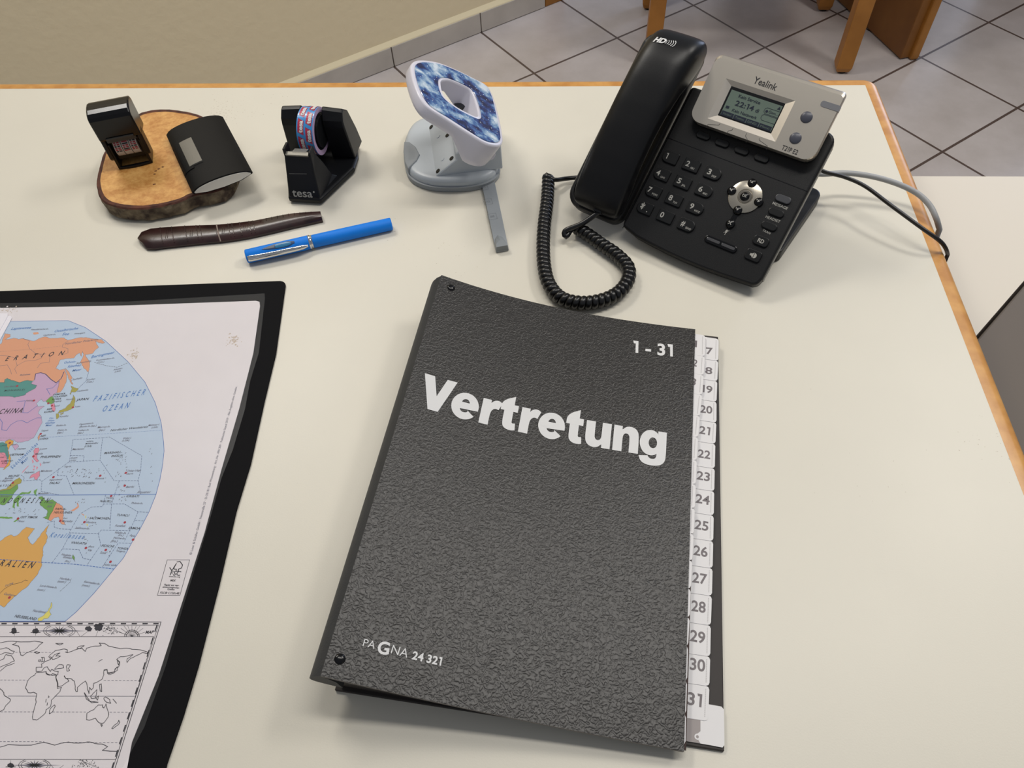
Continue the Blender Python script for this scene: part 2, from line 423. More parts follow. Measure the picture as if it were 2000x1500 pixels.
MB().box(DL+.08, DX-.06, DY-.1, DY-.085, -.35, -.026).build('modesty_panel', cab_lam, dk)

# ------------------------------------------------------------------ desk pad with the world map
PADZ = .0022
pad = thing('desk_pad', 'black desk pad with clear film over a colourful world map sheet', 'desk pad', (-.45, .28, 0))
pad_black = pbr('pad_black', '0e0e11', .8, spec=.14, bump=.2, bscale=1500)
K = T(561, 553)[:2]
PF = yawframe((K[0]-.0005, K[1]+.0015, 0), 3.7)          # x to the right, y up the sheet, origin at the upper right corner
edge = [tuple(PF.px(*q)) for q in ((540, 693), (518, 785), (491, 908), (463, 1000), (430, 1143), (390, 1300), (360, 1400), (328, 1493))]
edge = [(a, b) for a, b in edge]
poly = [(-.6, -.47), (-.6, 0), (-.006, 0), (-.003, -.001), (-.001, -.003), (0, -.006)]+edge+[(edge[-1][0]+.001, -.455), (edge[-1][0]-.012, -.47)]
MB().prism(poly, 0, PADZ, PF).build('base_mat', pad_black, pad, bevel=.0007)
PM = Frame((0, 0, PADZ), (1, 0, 0), (0, 1, 0))
pp = lambda q: PM.px(*q)
cols = ['paper:e2dcdf', 'sea:b9cbe0', 'russia:dd9d79', 'china:c6a3c2', 'mongolia:4c9089', 'japan:a8a047', 'korea:6ea04a', 'pink:dc8ba0',
        'yellow:dca33c', 'australia:dba653', 'png:df9a78', 'nz:e0d56a', 'blue_line:4a6fb8', 'navy:2e3a78', 'ink:25222e', 'grey_ink:6a6878',
        'red_dot:a8283a', 'blue_text:4a7cc0', 'stain:c3b4a6', 'green:6a9e49']
MAT = {}; ML = []
for i, c in enumerate(cols):
    n_, h_ = c.split(':'); MAT[n_] = i; ML.append(pbr('map_'+n_, h_, .65, spec=.3, var=.02 if n_ in ('paper', 'sea') else 0, vscale=60))
mp = MB()
PAPER = [(-400, 607), (0, 602), (250, 597), (500, 588), (507, 590), (508, 598), (495, 690), (467, 800), (432, 920), (400, 1040), (355, 1180), (310, 1320), (258, 1450), (200, 1580), (-500, 1580)]
PAPER = [pp(q) for q in PAPER[1:-2]]; PAPER += [PF.w(-.030, -.452)[:2], PF.w(-.575, -.452)[:2], PF.w(-.575, -.020)[:2]]
mp.prism([tuple(q) for q in PAPER], .0001, .0004, PM, MAT['paper'])
z = .0004; LZ = .00003
A = lambda *p: [pp((x/6, 600+y/6)) for x, y in p]
Bq = lambda *p: [pp((x/6, 840+y/6)) for x, y in p]
Cq = lambda *p: [pp((x/6, 1040+y/6)) for x, y in p]
D = lambda *p: [pp((x/4.839, 1190+y/4.839)) for x, y in p]
def jag(P, amp=.00035):
    out = []                                   # ragged coast; a shared border gets the same teeth from both sides
    for i in range(len(P)):
        a, b = tuple(P[i]), tuple(P[(i+1) % len(P)]); lo, hi = min(a, b), max(a, b); L = math.dist(a, b)
        out.append(np.array(a)); k = int(min(5, L/.0016))
        if L > .04: continue
        r = random.Random(str((round(lo[0], 5), round(lo[1], 5), round(hi[0], 5)))); pts = []
        for j in range(1, k+1):
            t = j/(k+1); w_ = min(amp, L*.2); pts.append(np.array(lo)*(1-t)+np.array(hi)*t+np.array([r.uniform(-w_, w_), r.uniform(-w_, w_)]))
        out += pts if lo == a else pts[::-1]
    return out
_layer = [0]
def region(P, m, outline=True, lw=.00018):
    P = jag(P); _layer[0] += 1; dz = _layer[0]*4e-7
    V2, F2 = fill2d([[tuple(q) for q in P]]); mp.add([PM.w(x, y, z+2*LZ+dz) for x, y in V2], F2, MAT[m])
    if outline: mp.line(P, lw, z+3*LZ, PM, MAT['grey_ink'], closed=True)
sea = A((-2300, 176), (130, 170), (800, 160), (1000, 240), (1240, 400), (1500, 640), (1700, 880), (1820, 1120), (1890, 1350))+Bq((1920, 150), (1925, 250), (1910, 400), (1880, 570), (1830, 760), (1750, 960), (1640, 1170), (1560, 1300), (1450, 1500))+Cq((1300, 480), (1100, 720), (900, 930), (770, 1042), (-2300, 1046))
mp.flat([tuple(q) for q in sea], z+LZ, PM, MAT['sea']); mp.line(sea, .0004, z+2*LZ, PM, MAT['blue_line'])
region(A((-1700, 450), (0, 440), (20, 430), (60, 310), (120, 320), (125, 350), (60, 385), (100, 380), (165, 365), (220, 380), (280, 370), (330, 385), (400, 400), (490, 360), (540, 350), (600, 370), (690, 365), (745, 362), (790, 390), (850, 380), (910, 365), (1000, 358), (1100, 375), (1190, 380), (1230, 420), (1200, 430), (1120, 400), (1160, 475), (1110, 515), (1090, 545), (1000, 560), (1050, 640), (1055, 680), (1040, 765), (980, 710), (945, 650), (985, 560), (970, 520), (955, 580), (935, 540), (900, 560), (870, 600), (800, 605), (710, 620), (690, 670), (655, 720), (700, 740), (760, 725), (785, 800), (780, 880), (740, 960), (700, 1005), (665, 1005), (690, 930), (700, 870), (660, 890), (600, 850), (540, 790), (480, 770), (420, 785), (410, 850), (385, 870), (330, 860), (290, 865), (240, 885), (180, 870), (130, 860), (90, 835), (60, 850), (55, 885), (-1700, 880)), 'russia')
region(A((770, 720), (800, 750), (850, 835), (830, 850), (860, 900), (850, 912), (810, 850), (785, 780)), 'russia')
region(A((-1700, 885), (55, 885), (60, 850), (90, 835), (130, 860), (180, 870), (240, 885), (290, 865), (330, 860), (385, 870), (370, 900), (435, 920), (420, 950), (360, 985), (310, 1010), (300, 1030), (230, 1050), (180, 1060), (120, 1048), (-1700, 1055)), 'mongolia')
region(A((-1700, 1055), (120, 1048), (180, 1060), (230, 1050), (300, 1030), (310, 1010), (360, 985), (420, 950), (435, 920), (370, 900), (410, 850), (420, 785), (480, 770), (540, 790), (600, 850), (660, 890), (700, 870), (690, 930), (665, 1005), (620, 1045), (580, 1065), (545, 1105), (510, 1110), (490, 1080), (430, 1130), (450, 1170), (525, 1165), (470, 1200), (450, 1240), (490, 1290), (500, 1350), (460, 1420), (440, 1465), (400, 1530), (330, 1570), (210, 1590), (160, 1555), (110, 1550), (70, 1575), (20, 1570), (-1700, 1540)), 'china')
region(A((545, 1105), (580, 1065), (620, 1045), (640, 1090), (640, 1120), (600, 1140), (570, 1135)), 'korea')
region(A((600, 1140), (640, 1130), (655, 1190), (640, 1230), (610, 1200)), 'pink')
region(A((835, 925), (870, 945), (925, 960), (900, 990), (870, 1000), (845, 995), (835, 1030), (820, 1020), (835, 985), (850, 960)), 'japan')
region(A((860, 1030), (880, 1060), (880, 1120), (870, 1180), (850, 1190), (800, 1215), (760, 1225), (700, 1245), (680, 1245), (700, 1215), (770, 1190), (800, 1150), (830, 1130), (850, 1080)), 'japan')
region(A((660, 1250), (690, 1250), (695, 1290), (670, 1315), (660, 1280)), 'japan'); region(A((710, 1250), (750, 1235), (745, 1255), (715, 1265)), 'japan')
region(A((380, 300), (450, 295), (460, 315), (400, 325)), 'russia', False)
region(Bq((445, 90), (470, 50), (475, 80), (455, 130)), 'russia')
region(Bq((150, 185), (200, 165), (225, 195), (180, 240)), 'china')
region(Bq((70, 135), (110, 115), (160, 125), (160, 165), (120, 190), (100, 250), (130, 330), (120, 410), (60, 460), (40, 470), (90, 400), (110, 360), (90, 300), (60, 180)), 'yellow')
region(Bq((-60, 150), (50, 150), (90, 170), (100, 260), (110, 310), (90, 350), (60, 300), (-60, 240)), 'mongolia')
region(Bq((-60, 250), (60, 270), (85, 330), (90, 400), (60, 440), (-60, 440)), 'pink')
region(Bq((415, 215), (455, 210), (465, 240), (440, 290), (440, 340), (460, 360), (440, 380), (400, 340), (380, 320), (400, 290), (400, 240)), 'pink')
region(Bq((470, 480), (470, 540), (430, 590), (410, 580), (400, 550), (350, 570), (370, 530), (420, 510)), 'pink')
for q in (((480, 385), (490, 410), (470, 430), (465, 400)), ((390, 420), (420, 430), (400, 450)), ((380, 340), (400, 380), (380, 395)), ((345, 420), (265, 505), (260, 500), (330, 425)), ((430, 430), (450, 440), (435, 470)), ((385, 460), (410, 455), (400, 480))): region(Bq(*q), 'pink', False)
region(Bq((-60, 720), (80, 690), (150, 610), (230, 560), (260, 590), (250, 625), (200, 640), (120, 700), (0, 722)), 'japan')
region(Bq((-60, 720), (120, 700), (210, 640), (215, 690), (170, 740), (140, 800), (90, 850), (60, 880), (-60, 870)), 'green')
region(Bq((150, 910), (160, 830), (220, 760), (270, 730), (330, 735), (370, 710), (350, 750), (270, 752), (230, 775), (260, 785), (290, 762), (240, 815), (220, 850), (230, 900), (205, 900), (200, 850), (180, 860), (180, 915)), 'green', False)
region(Bq((405, 760), (405, 710), (445, 690), (430, 730), (435, 780)), 'green', False)
region(Bq((455, 790), (500, 780), (540, 830), (580, 830), (620, 815), (665, 850), (570, 1055), (505, 1030), (550, 1010), (560, 950), (510, 910), (470, 870), (490, 830)), 'green')
region(Bq((665, 850), (730, 890), (750, 950), (750, 1000), (740, 1060), (775, 1115), (740, 1110), (710, 1080), (690, 1020), (640, 1030), (600, 1070), (570, 1055)), 'png')
region(Bq((820, 945), (880, 920), (915, 890), (905, 850), (925, 880), (925, 910), (860, 955)), 'png', False)
region(Bq((-60, 1012), (60, 1020), (150, 1025), (150, 1040), (60, 1038), (-60, 1030)), 'green', False); region(Bq((150, 1085), (205, 1045), (240, 1040), (180, 1080)), 'green', False)
region(Bq((-700, 1500), (-500, 1400), (-200, 1330), (0, 1310), (60, 1260), (130, 1230), (170, 1250), (200, 1240), (260, 1180), (310, 1140), (410, 1160), (370, 1210), (330, 1260), (350, 1310), (385, 1345), (430, 1300), (500, 1200), (580, 1110), (540, 1210), (560, 1250), (550, 1310), (510, 1370), (505, 1450))+Cq((510, 270), (490, 330), (490, 400), (440, 500), (340, 620), (240, 700), (150, 780), (50, 880), (-200, 760), (-1700, 700)), 'australia')
region(Cq((610, 820), (615, 860), (585, 930), (605, 965), (560, 1010), (520, 1010), (490, 1040), (450, 1040), (450, 1010), (520, 970), (570, 920), (600, 850)), 'nz')
region(Cq((860, 262), (880, 300), (882, 345), (850, 290)), 'green')
region(Bq((1000, 1010), (1015, 1005), (1015, 1035), (1003, 1035)), 'nz', False); region(Bq((1015, 1100), (1035, 1110), (1030, 1135)), 'nz', False); region(Bq((960, 975), (990, 1000), (985, 1010), (962, 990)), 'png', False)
L3 = z+3*LZ; L4 = z+4*LZ
def ln(P, m='navy', wd=.0003, dash=None): mp.line(P, wd, L3, PM, MAT[m], dash)
ds = (.0016, .0009)
ln(Bq((0, 762), (760, 765), (1830, 757)), 'blue_line', .00045)
ln(Bq((510, 90), (1280, 45), (1900, 5)), 'blue_line', .0002, ds); ln(Bq((0, 98), (400, 98)), 'grey_ink', .0002, ds)
ln(Cq((0, 318), (490, 352), (880, 375), (1345, 432)), 'blue_line', .0005, ds)
ln(A((0, 525), (400, 495), (720, 458), (760, 440)), 'grey_ink', .00015, ds)
for P in (((860, 115), (815, 380), (1175, 355), (1205, 95), (860, 115)), ((1205, 95), (1285, 85), (1665, 305), (1650, 480), (1620, 597), (1340, 597), (1175, 355)), ((815, 375), (495, 605), (485, 720), (690, 762)), ((675, 535), (780, 540), (870, 760)), ((690, 455), (675, 535)), ((1400, 600), (1345, 765), (1310, 870), (1290, 1170)), ((1620, 597), (1655, 750)), ((1240, 765), (1215, 870), (1310, 870), (1460, 868), (1620, 962), (1745, 965)), ((1215, 870), (1205, 900), (1075, 905), (940, 985), (820, 1195), (820, 1208), (1155, 1215), (1190, 1175), (1530, 1185)), ((1620, 962), (1580, 1060), (1695, 1070)), ((1580, 1060), (1460, 1310)), ((1155, 1215), (1185, 1350), (1020, 1590)), ((830, 1215), (735, 1395), (615, 1555)), ((1205, 1605), (1390, 1325), (1540, 1330)), ((735, 1395), (930, 1405), (980, 1510), (1070, 1520)), ((555, 1085), (640, 1070), (640, 1140), (700, 1160), (830, 1165)), ((825, 300), (990, 305), (980, 365)), ((250, 530), (290, 560), (275, 600), (340, 595), (470, 585), (490, 600))):
    ln(Bq(*P), 'navy', .00028, ds)
for P in (((270, 370), (350, 400), (330, 440), (350, 490), (420, 545), (480, 555), (540, 550)), ((800, 400), (740, 440), (730, 470), (800, 490), (800, 540), (740, 560)), ((480, 555), (490, 600), (420, 625), (300, 635), (200, 690), (175, 730), (200, 780)), ((0, 570), (100, 575), (180, 600), (205, 690)), ((590, 580), (580, 650), (480, 660), (440, 715)), ((0, 690), (90, 680), (120, 730), (140, 790))):
    ln(A(*P), 'grey_ink', .00025)
for P in (((0, 1310), (30, 1350), (25, 1440), (80, 1450), (130, 1380), (200, 1340), (260, 1330), (320, 1360), (370, 1330), (440, 1300), (490, 1300)), ((200, 1110), (300, 1100), (270, 1240), (330, 1240), (440, 1160)), ((700, 870), (620, 950), (550, 960), (590, 1030))): ln(A(*P), 'blue_line', .0004)
ln(A((410, 850), (420, 785), (480, 770), (540, 790), (600, 850), (660, 890), (720, 840), (755, 760)), 'navy', .0006)
ln(Cq((0, 720), (60, 660), (130, 620), (200, 600), (250, 590), (300, 560), (330, 570)), 'ink', .0003); ln(A((1040, 770), (1010, 870), (930, 945)), 'navy', .0003, (.001, .0006)); ln(A((1110, 650), (1160, 665), (1250, 690), (1380, 708), (1510, 650)), 'grey_ink', .0004, (.0012, .001))
rng = random.Random(3)
for (x0, x1, y0, y1, n) in ((840, 1080, 460, 560, 30), (1100, 1300, 410, 620, 9), (1360, 1500, 270, 560, 22), (1390, 1480, 630, 860, 16), (720, 860, 460, 500, 6), (880, 1000, 800, 900, 7), (30, 480, 900, 1000, 18), (900, 1140, 1000, 1160, 9), (980, 1080, 1240, 1480, 10), (1740, 1800, 120, 660, 6), (1240, 1320, 1380, 1480, 6)):
    for i in range(n):
        x, y = rng.uniform(x0, x1), rng.uniform(y0, y1); a = rng.uniform(.2, 1.3); l = rng.uniform(3, 9)
        ln(Bq((x-l*math.cos(a), y+l*math.sin(a)), (x+l*math.cos(a), y-l*math.sin(a))), 'grey_ink', .0004)
def dot(P, r=.0011): 
    for q in P: mp.cyl(PM, q[0], q[1], r, z+2*LZ, L4, 12, MAT['red_dot'])
dot(A((205, 927), (402, 1097), (612, 1158), (858, 1178), (570, 1130)), .001)
dot(Bq((480, 48), (395, 312), (630, 555), (1178, 538), (1478, 505), (1465, 655), (1306, 776), (1466, 1085), (993, 1082), (710, 1067), (215, 1040), (1563, 1287), (1010, 1385), (1243, 1408), (118, 155), (155, 622)), .001)
dot(Cq((1298, 347), (115, 765)), .001)
def tx(s, P, m='ink', bold=.01, sh=.2, cap=None, space=1., hs=1.): mp.text(s, PM, P[0], P[1], L4, MAT[m], bold, 2, hs, sh, space, cap)
tx('ERATION', A((60, 635), (735, 565)), 'ink', .015, .3, space=2.6, cap=.0052)
tx('CHINA', A((-20, 1255), (255, 1240)), 'ink', .02, .3, space=1.4, cap=.0052)
tx('MONGOLEI', A((50, 993), (285, 980)), 'ink', .01, .3, space=1.4)
tx('PAZIFISCHER', A((1090, 1110), (1690, 1030)), 'blue_text', .008, .3, space=1.9, cap=.0062)
tx('OZEAN', A((1195, 1230), (1500, 1185)), 'blue_text', .008, .3, space=1.9, cap=.0062)
tx('Laptewsee', A((130, 270), (360, 255)), 'blue_text', .01, .3); tx('Ostsibirische', A((635, 300), (915, 262)), 'blue_text', .01, .3); tx('See', A((728, 333), (805, 330)), 'blue_text', .01, .3)
tx('Beringmeer', A((1070, 603), (1340, 545)), 'blue_text', .01, .3); tx('Nördlicher Polarkreis', A((765, 445), (1150, 390)), 'grey_ink', .005, .2)
tx('Ochots-', A((748, 665), (890, 650)), 'blue_text', .01, .3); tx('kisches', A((795, 712), (945, 695)), 'blue_text', .01, .3); tx('Meer', A((848, 760), (950, 745)), 'blue_text', .01, .3)
tx('Neusibirische-In.', A((365, 275), (570, 265)), 'grey_ink'); tx('Ljachow-In.', A((510, 340), (655, 330)), 'grey_ink'); tx('Wrangel-I.', A((868, 325), (1000, 310)), 'grey_ink')
tx('Kamtschatka', A((900, 670), (1070, 640)), 'grey_ink'); tx('Kommandeur-In.', A((1130, 635), (1345, 605)), 'grey_ink'); tx('(russ.)', A((1145, 655), (1220, 650)), 'grey_ink'); tx('Alëuten', A((1330, 748), (1435, 725)), 'grey_ink'); tx('(USA)', A((1345, 772), (1415, 755)), 'grey_ink')
tx('Sachalin', A((850, 862), (965, 840)), 'grey_ink'); tx('Kurilen', A((1020, 865), (1115, 850)), 'grey_ink'); tx('(russ.)', A((1015, 890), (1095, 882)), 'grey_ink'); tx('Hokkaido', A((908, 998), (1035, 980)), 'grey_ink'); tx('Baikalsee', A((235, 808), (355, 797)), 'grey_ink')
tx('Ulan-Bator', A((48, 945), (190, 935)), 'grey_ink'); tx('DEMOKR.', A((625, 1038), (770, 1025)), 'ink', .015); tx('VOLKSREP.', A((620, 1065), (790, 1050)), 'ink', .015); tx('KOREA', A((610, 1095), (718, 1085)), 'ink', .015); tx('Pjöngjang', A((610, 1120), (720, 1108)), 'grey_ink')
tx('Peking', A((305, 1110), (390, 1103)), 'grey_ink'); tx('Seoul', A((630, 1172), (698, 1163)), 'grey_ink'); tx('REP.', A((550, 1212), (615, 1205)), 'ink', .015); tx('KOREA', A((518, 1245), (632, 1232)), 'ink', .015)
tx('Honshu', A((775, 1095), (870, 1085)), 'grey_ink'); tx('JAPAN', A((895, 1103), (1035, 1090)), 'ink', .015); tx('Tokio', A((875, 1180), (942, 1172)), 'grey_ink'); tx('Kyushu', A((700, 1295), (800, 1285)), 'grey_ink')
for i, s in enumerate(('Ost-', 'chine-', 'sisches', 'Meer')): tx(s, A((540+[35, 20, -10, -5][i], 1315+i*28), (640+[-10, 0, 0, -30][i], 1310+i*28)), 'blue_text', .01, .3)
tx('Riukiu-In.', A((660, 1400), (778, 1392)), 'grey_ink'); tx('Daito-In.', A((678, 1455), (790, 1448)), 'grey_ink'); tx('(jap.)', A((668, 1485), (740, 1478)), 'grey_ink'); tx('Ogasawara-In.', A((930, 1385), (1100, 1368)), 'grey_ink'); tx('(Bonin-In./jap.)', A((930, 1415), (1130, 1400)), 'grey_ink')
tx('Vulkan-In.', A((915, 1458), (1045, 1448)), 'grey_ink'); tx('(jap.)', A((910, 1488), (975, 1482)), 'grey_ink'); tx('Marcus-In.', A((1145, 1422), (1295, 1410)), 'grey_ink'); tx('(jap.)', A((1160, 1455), (1230, 1448)), 'grey_ink')
tx('Nördlicher Wendekreis', A((1295, 1460), (1730, 1415)), 'ink', .003, .25); tx('Midway-I.', A((1740, 1398), (1870, 1385)), 'grey_ink'); tx('(USA)', A((1775, 1425), (1850, 1415)), 'grey_ink'); tx('Taipeh', Bq((480, 22), (565, 15)), 'grey_ink')
tx('REP.', Bq((478, 85), (540, 78)), 'ink', .015); tx('CHINA', Bq((465, 118), (567, 112)), 'ink', .015); tx('Wake-I.', Bq((1440, 110), (1540, 102)), 'grey_ink'); tx('(USA)', Bq((1432, 138), (1515, 132)), 'grey_ink')
tx('NÖRDL.', Bq((1015, 145), (1100, 140)), 'ink', .005); tx('MARIANEN', Bq((1003, 172), (1145, 165)), 'ink', .005); tx('(USA)', Bq((990, 205), (1075, 200)), 'ink', .005); tx('Marianen', Bq((850, 240), (985, 232)), 'grey_ink'); tx('Guam', Bq((830, 340), (905, 335)), 'grey_ink'); tx('(USA)', Bq((825, 368), (890, 364)), 'grey_ink')
tx('MARSHALL-', Bq((1222, 285), (1430, 272)), 'ink', .012); tx('INSELN', Bq((1305, 322), (1435, 312)), 'ink', .012); tx('Dalap-Uliga-', Bq((1495, 490), (1655, 485)), 'grey_ink'); tx('Darrit', Bq((1485, 525), (1560, 522)), 'grey_ink')
tx('Südchinesisches', Bq((150, 460), (450, 170)), 'blue_text', .01, .2, space=1.3, cap=.0034); tx('Meer', Bq((268, 405), (340, 335)), 'blue_text', .01, .2, space=1.2, cap=.0034)
tx('Luzon', Bq((470, 235), (550, 228)), 'grey_ink'); tx('Manila', Bq((412, 295), (502, 288)), 'grey_ink'); tx('PHILIPPINEN', Bq((475, 332), (705, 325)), 'ink', .014); tx('Samar', Bq((500, 395), (588, 388)), 'grey_ink'); tx('Palawan', Bq((285, 512), (400, 505)), 'grey_ink'); tx('Mindanao', Bq((478, 495), (612, 488)), 'grey_ink')
tx('BRUNEI', Bq((100, 555), (220, 548)), 'ink', .008); tx('Bandar', Bq((55, 583), (160, 576)), 'grey_ink'); tx('Seri Begawan', Bq((-40, 612), (145, 602)), 'grey_ink'); tx('AYSIA', Bq((-10, 670), (132, 662)), 'ink', .008, space=1.4); tx('VIETNAM', Bq((112, 305), (272, 300)), 'ink', .012); tx('Hainan', Bq((205, 235), (300, 228)), 'grey_ink'); tx('Hanoi', Bq((125, 182), (190, 178)), 'grey_ink')
tx('KAMBOD-', Bq((15, 378), (155, 370)), 'ink', .008); tx('SCHA', Bq((20, 402), (90, 398)), 'ink', .008); tx('LAOS', Bq((8, 195), (78, 190)), 'ink', .005); tx('LAND', Bq((-8, 332), (50, 329)), 'ink', .005)
tx('Yap-In.', Bq((750, 442), (840, 438)), 'grey_ink'); tx('Kolonia', Bq((1118, 582), (1220, 578)), 'grey_ink'); tx('Ngerulmud', Bq((580, 598), (725, 590)), 'grey_ink'); tx('PALAU', Bq((580, 637), (695, 633)), 'ink', .012); tx('MIKRONESIEN', Bq((848, 640), (1105, 637)), 'ink', .012); tx('Bairiki', Bq((1478, 680), (1568, 678)), 'grey_ink'); tx('Äquator', Bq((1605, 745), (1765, 742)), 'grey_ink', .005); tx('Molukken', Bq((448, 755), (570, 752)), 'grey_ink')
tx('NDONESIEN', Bq((15, 858), (555, 858)), 'ink', .014, .3, space=2.4, cap=.0048); tx('Borneo', Bq((5, 790), (110, 788)), 'grey_ink'); tx('Irian', Bq((565, 865), (625, 862)), 'grey_ink'); tx('Jaya', Bq((550, 905), (608, 905)), 'grey_ink')
tx('PAPUA-', Bq((645, 940), (775, 942)), 'ink', .012); tx('NEUGUINEA', Bq((630, 980), (845, 982)), 'ink', .012); tx('Port', Bq((745, 1045), (790, 1045)), 'grey_ink'); tx('Moresby', Bq((725, 1080), (850, 1082)), 'grey_ink'); tx('OST TIMOR', Bq((238, 1035), (438, 1037)), 'ink', .012); tx('Timor', Bq((200, 1080), (285, 1083)), 'grey_ink')
tx('KIRIBATI', Bq((1480, 790), (1625, 792)), 'ink', .005); tx('Yaren', Bq((1238, 808), (1325, 808)), 'grey_ink'); tx('NAURU', Bq((1172, 848), (1305, 852)), 'ink', .01); tx('Phönix-In.', Bq((1540, 868), (1675, 872)), 'grey_ink'); tx('TUVALU', Bq((1365, 1010), (1510, 1015)), 'ink', .008); tx('SALOMONEN', Bq((1045, 1048), (1285, 1052)), 'ink', .01); tx('Honiara', Bq((1010, 1093), (1125, 1096)), 'grey_ink'); tx('Salomon-In.', Bq((880, 1160), (1050, 1168)), 'grey_ink')
tx('Funafuti', Bq((1350, 1135), (1465, 1138)), 'grey_ink'); tx('SAMOA', Bq((1505, 1163), (1640, 1168)), 'ink', .012); tx('Wallis-In.', Bq((1340, 1215), (1480, 1222)), 'grey_ink'); tx('(frz.)', Bq((1385, 1245), (1445, 1247)), 'grey_ink'); tx('Horne-In.', Bq((1330, 1275), (1465, 1285)), 'grey_ink'); tx('(frz.)', Bq((1300, 1315), (1375, 1318)), 'grey_ink'); tx('Apia', Bq((1518, 1245), (1580, 1255)), 'grey_ink')
tx('Korallensee', Bq((580, 1258), (975, 1280)), 'blue_text', .01, .3, space=1.7, cap=.0042); tx('VANUATU', Bq((830, 1332), (1005, 1345)), 'ink', .012); tx('Port', Bq((1045, 1378), (1100, 1382)), 'grey_ink'); tx('Vila', Bq((1025, 1420), (1075, 1422)), 'grey_ink'); tx('FIDSCHI', Bq((1188, 1370), (1330, 1380)), 'ink', .01); tx('Suva', Bq((1172, 1450), (1240, 1455)), 'grey_ink'); tx('TONGA', Bq((1372, 1400), (1500, 1405)), 'ink', .01); tx('Tonga-In.', Bq((1358, 1425), (1470, 1438)), 'grey_ink'); tx('Nuku´alofa', Cq((1215, 390), (1365, 398)), 'grey_ink')
tx('Neukale-', Cq((720, 270), (838, 285)), 'grey_ink'); tx('donien', Cq((738, 300), (838, 315)), 'grey_ink'); tx('(frz.)', Cq((760, 348), (820, 355)), 'grey_ink'); tx('RALIEN', Cq((-10, 395), (375, 422)), 'ink', .016, .25, space=1.8, cap=.0052)
tx('Norfolk-I.', Cq((700, 550), (835, 570)), 'grey_ink'); tx('(austr.)', Cq((675, 585), (770, 595)), 'grey_ink'); tx('Lord-Howe-In.', Cq((468, 635), (668, 660)), 'grey_ink'); tx('(austr.)', Cq((438, 680), (525, 690)), 'grey_ink'); tx('Kermadec-In.', Cq((985, 590), (1170, 618)), 'grey_ink'); tx('(neus.)', Cq((960, 630), (1050, 640)), 'grey_ink')
tx('Nordinsel', Cq((385, 930), (530, 950)), 'grey_ink'); tx('NEUSEELAND', Cq((172, 995), (422, 1033)), 'ink', .014); tx('Canberra', Cq((45, 732), (180, 755)), 'grey_ink'); tx('Darling', Cq((65, 640), (160, 600)), 'grey_ink')
ln(Cq((830, 580), (710, 690)), 'grey_ink', .0003, ds)
tx('© Loer & Schäfer GmbH · Neustraße 27 · D-33181 Bad Wünnenberg · Art.-Nr. 490 309 · Politischer Stand 2019 · Alle Angaben ohne Gewähr.', [pp((375, 1084)), pp((464, 755))], 'grey_ink', .003, 0)
# forest stamp
fb = [pp(q) for q in ((327, 1094), (371, 1094), (352, 1163), (308, 1163))]; ln(fb+[fb[0]], 'ink', .0003)
tx('FSC', [pp((332, 1124)), pp((352, 1125))], 'ink', .012, 0); tx('www.fsc.org', [pp((330, 1127.5)), pp((352, 1128.5))], 'ink', .01, 0); tx('MIX', [pp((333, 1136)), pp((343, 1136.3))], 'ink', .02, 0)
tx('Papier aus ver-', [pp((321, 1144)), pp((350, 1145.5))], 'ink', .02, 0); tx('antwortungsvollen', [pp((318, 1148)), pp((350, 1150))], 'ink', .02, 0); tx('Quellen', [pp((327, 1152.5)), pp((341, 1153.5))], 'ink', .02, 0); tx('FSC® C128148', [pp((313, 1160)), pp((350, 1161.5))], 'ink', .015, 0)
ln([pp(q) for q in ((332, 1109), (336, 1115), (345, 1101), (341, 1108), (340, 1112), (345, 1112), (344, 1116), (349, 1116), (349, 1112), (355, 1110), (357, 1104), (352, 1097), (346, 1098))], 'ink', .0006)
# stains on the sheet
for (cx, cy, rx, ry, n) in ((455, 664, 13, 9, 90), (262, 694, 10, 10, 80), (20, 605, 20, 6, 40)):
    for i in range(n):
        x, y = cx+rng.gauss(0, .5)*rx, cy+rng.gauss(0, .5)*ry; q = pp((x, y)); mp.cyl(PM, q[0], q[1], rng.uniform(.0002, .0009), z, z+LZ*rng.uniform(.3, .9), 7, MAT['stain'] if rng.random() < .6 else MAT['paper'])
# lower outline map inside an old-fashioned border
FR1 = D((-900, 122), (1525, 122), (1060, 1600)); ln(FR1, 'ink', .00045)
ln(D((-900, 152), (1500, 152), (1040, 1600)), 'ink', .0003); ln(D((-900, 260), (1455, 260), (1100, 1420), (-900, 1418)), 'ink', .0003)
for k in range(-6, 15):
    mp.flat([tuple(q) for q in D((18+k*102.5, 131), (68+k*102.5, 131), (66+k*102.5, 144), (16+k*102.5, 144))], L3, PM, MAT['ink'])
for k in range(12):
    t0, t1 = k*118+150, k*118+215; xx = lambda y: 1512-(y-122)*.3146
    mp.flat([tuple(q) for q in D((xx(t0)-22, t0), (xx(t0)-10, t0), (xx(t1)-10, t1), (xx(t1)-22, t1))], L3, PM, MAT['ink'])
def blob(cx, cy, rx, ry, n=14, j=.3, m='ink'):
    P = [(cx+rx*math.cos(2*PI*i/n)*(1+rng.uniform(-j, j)), cy+ry*math.sin(2*PI*i/n)*(1+rng.uniform(-j, j))) for i in range(n)]
    mp.flat([tuple(q) for q in D(*P)], L3, PM, MAT[m])
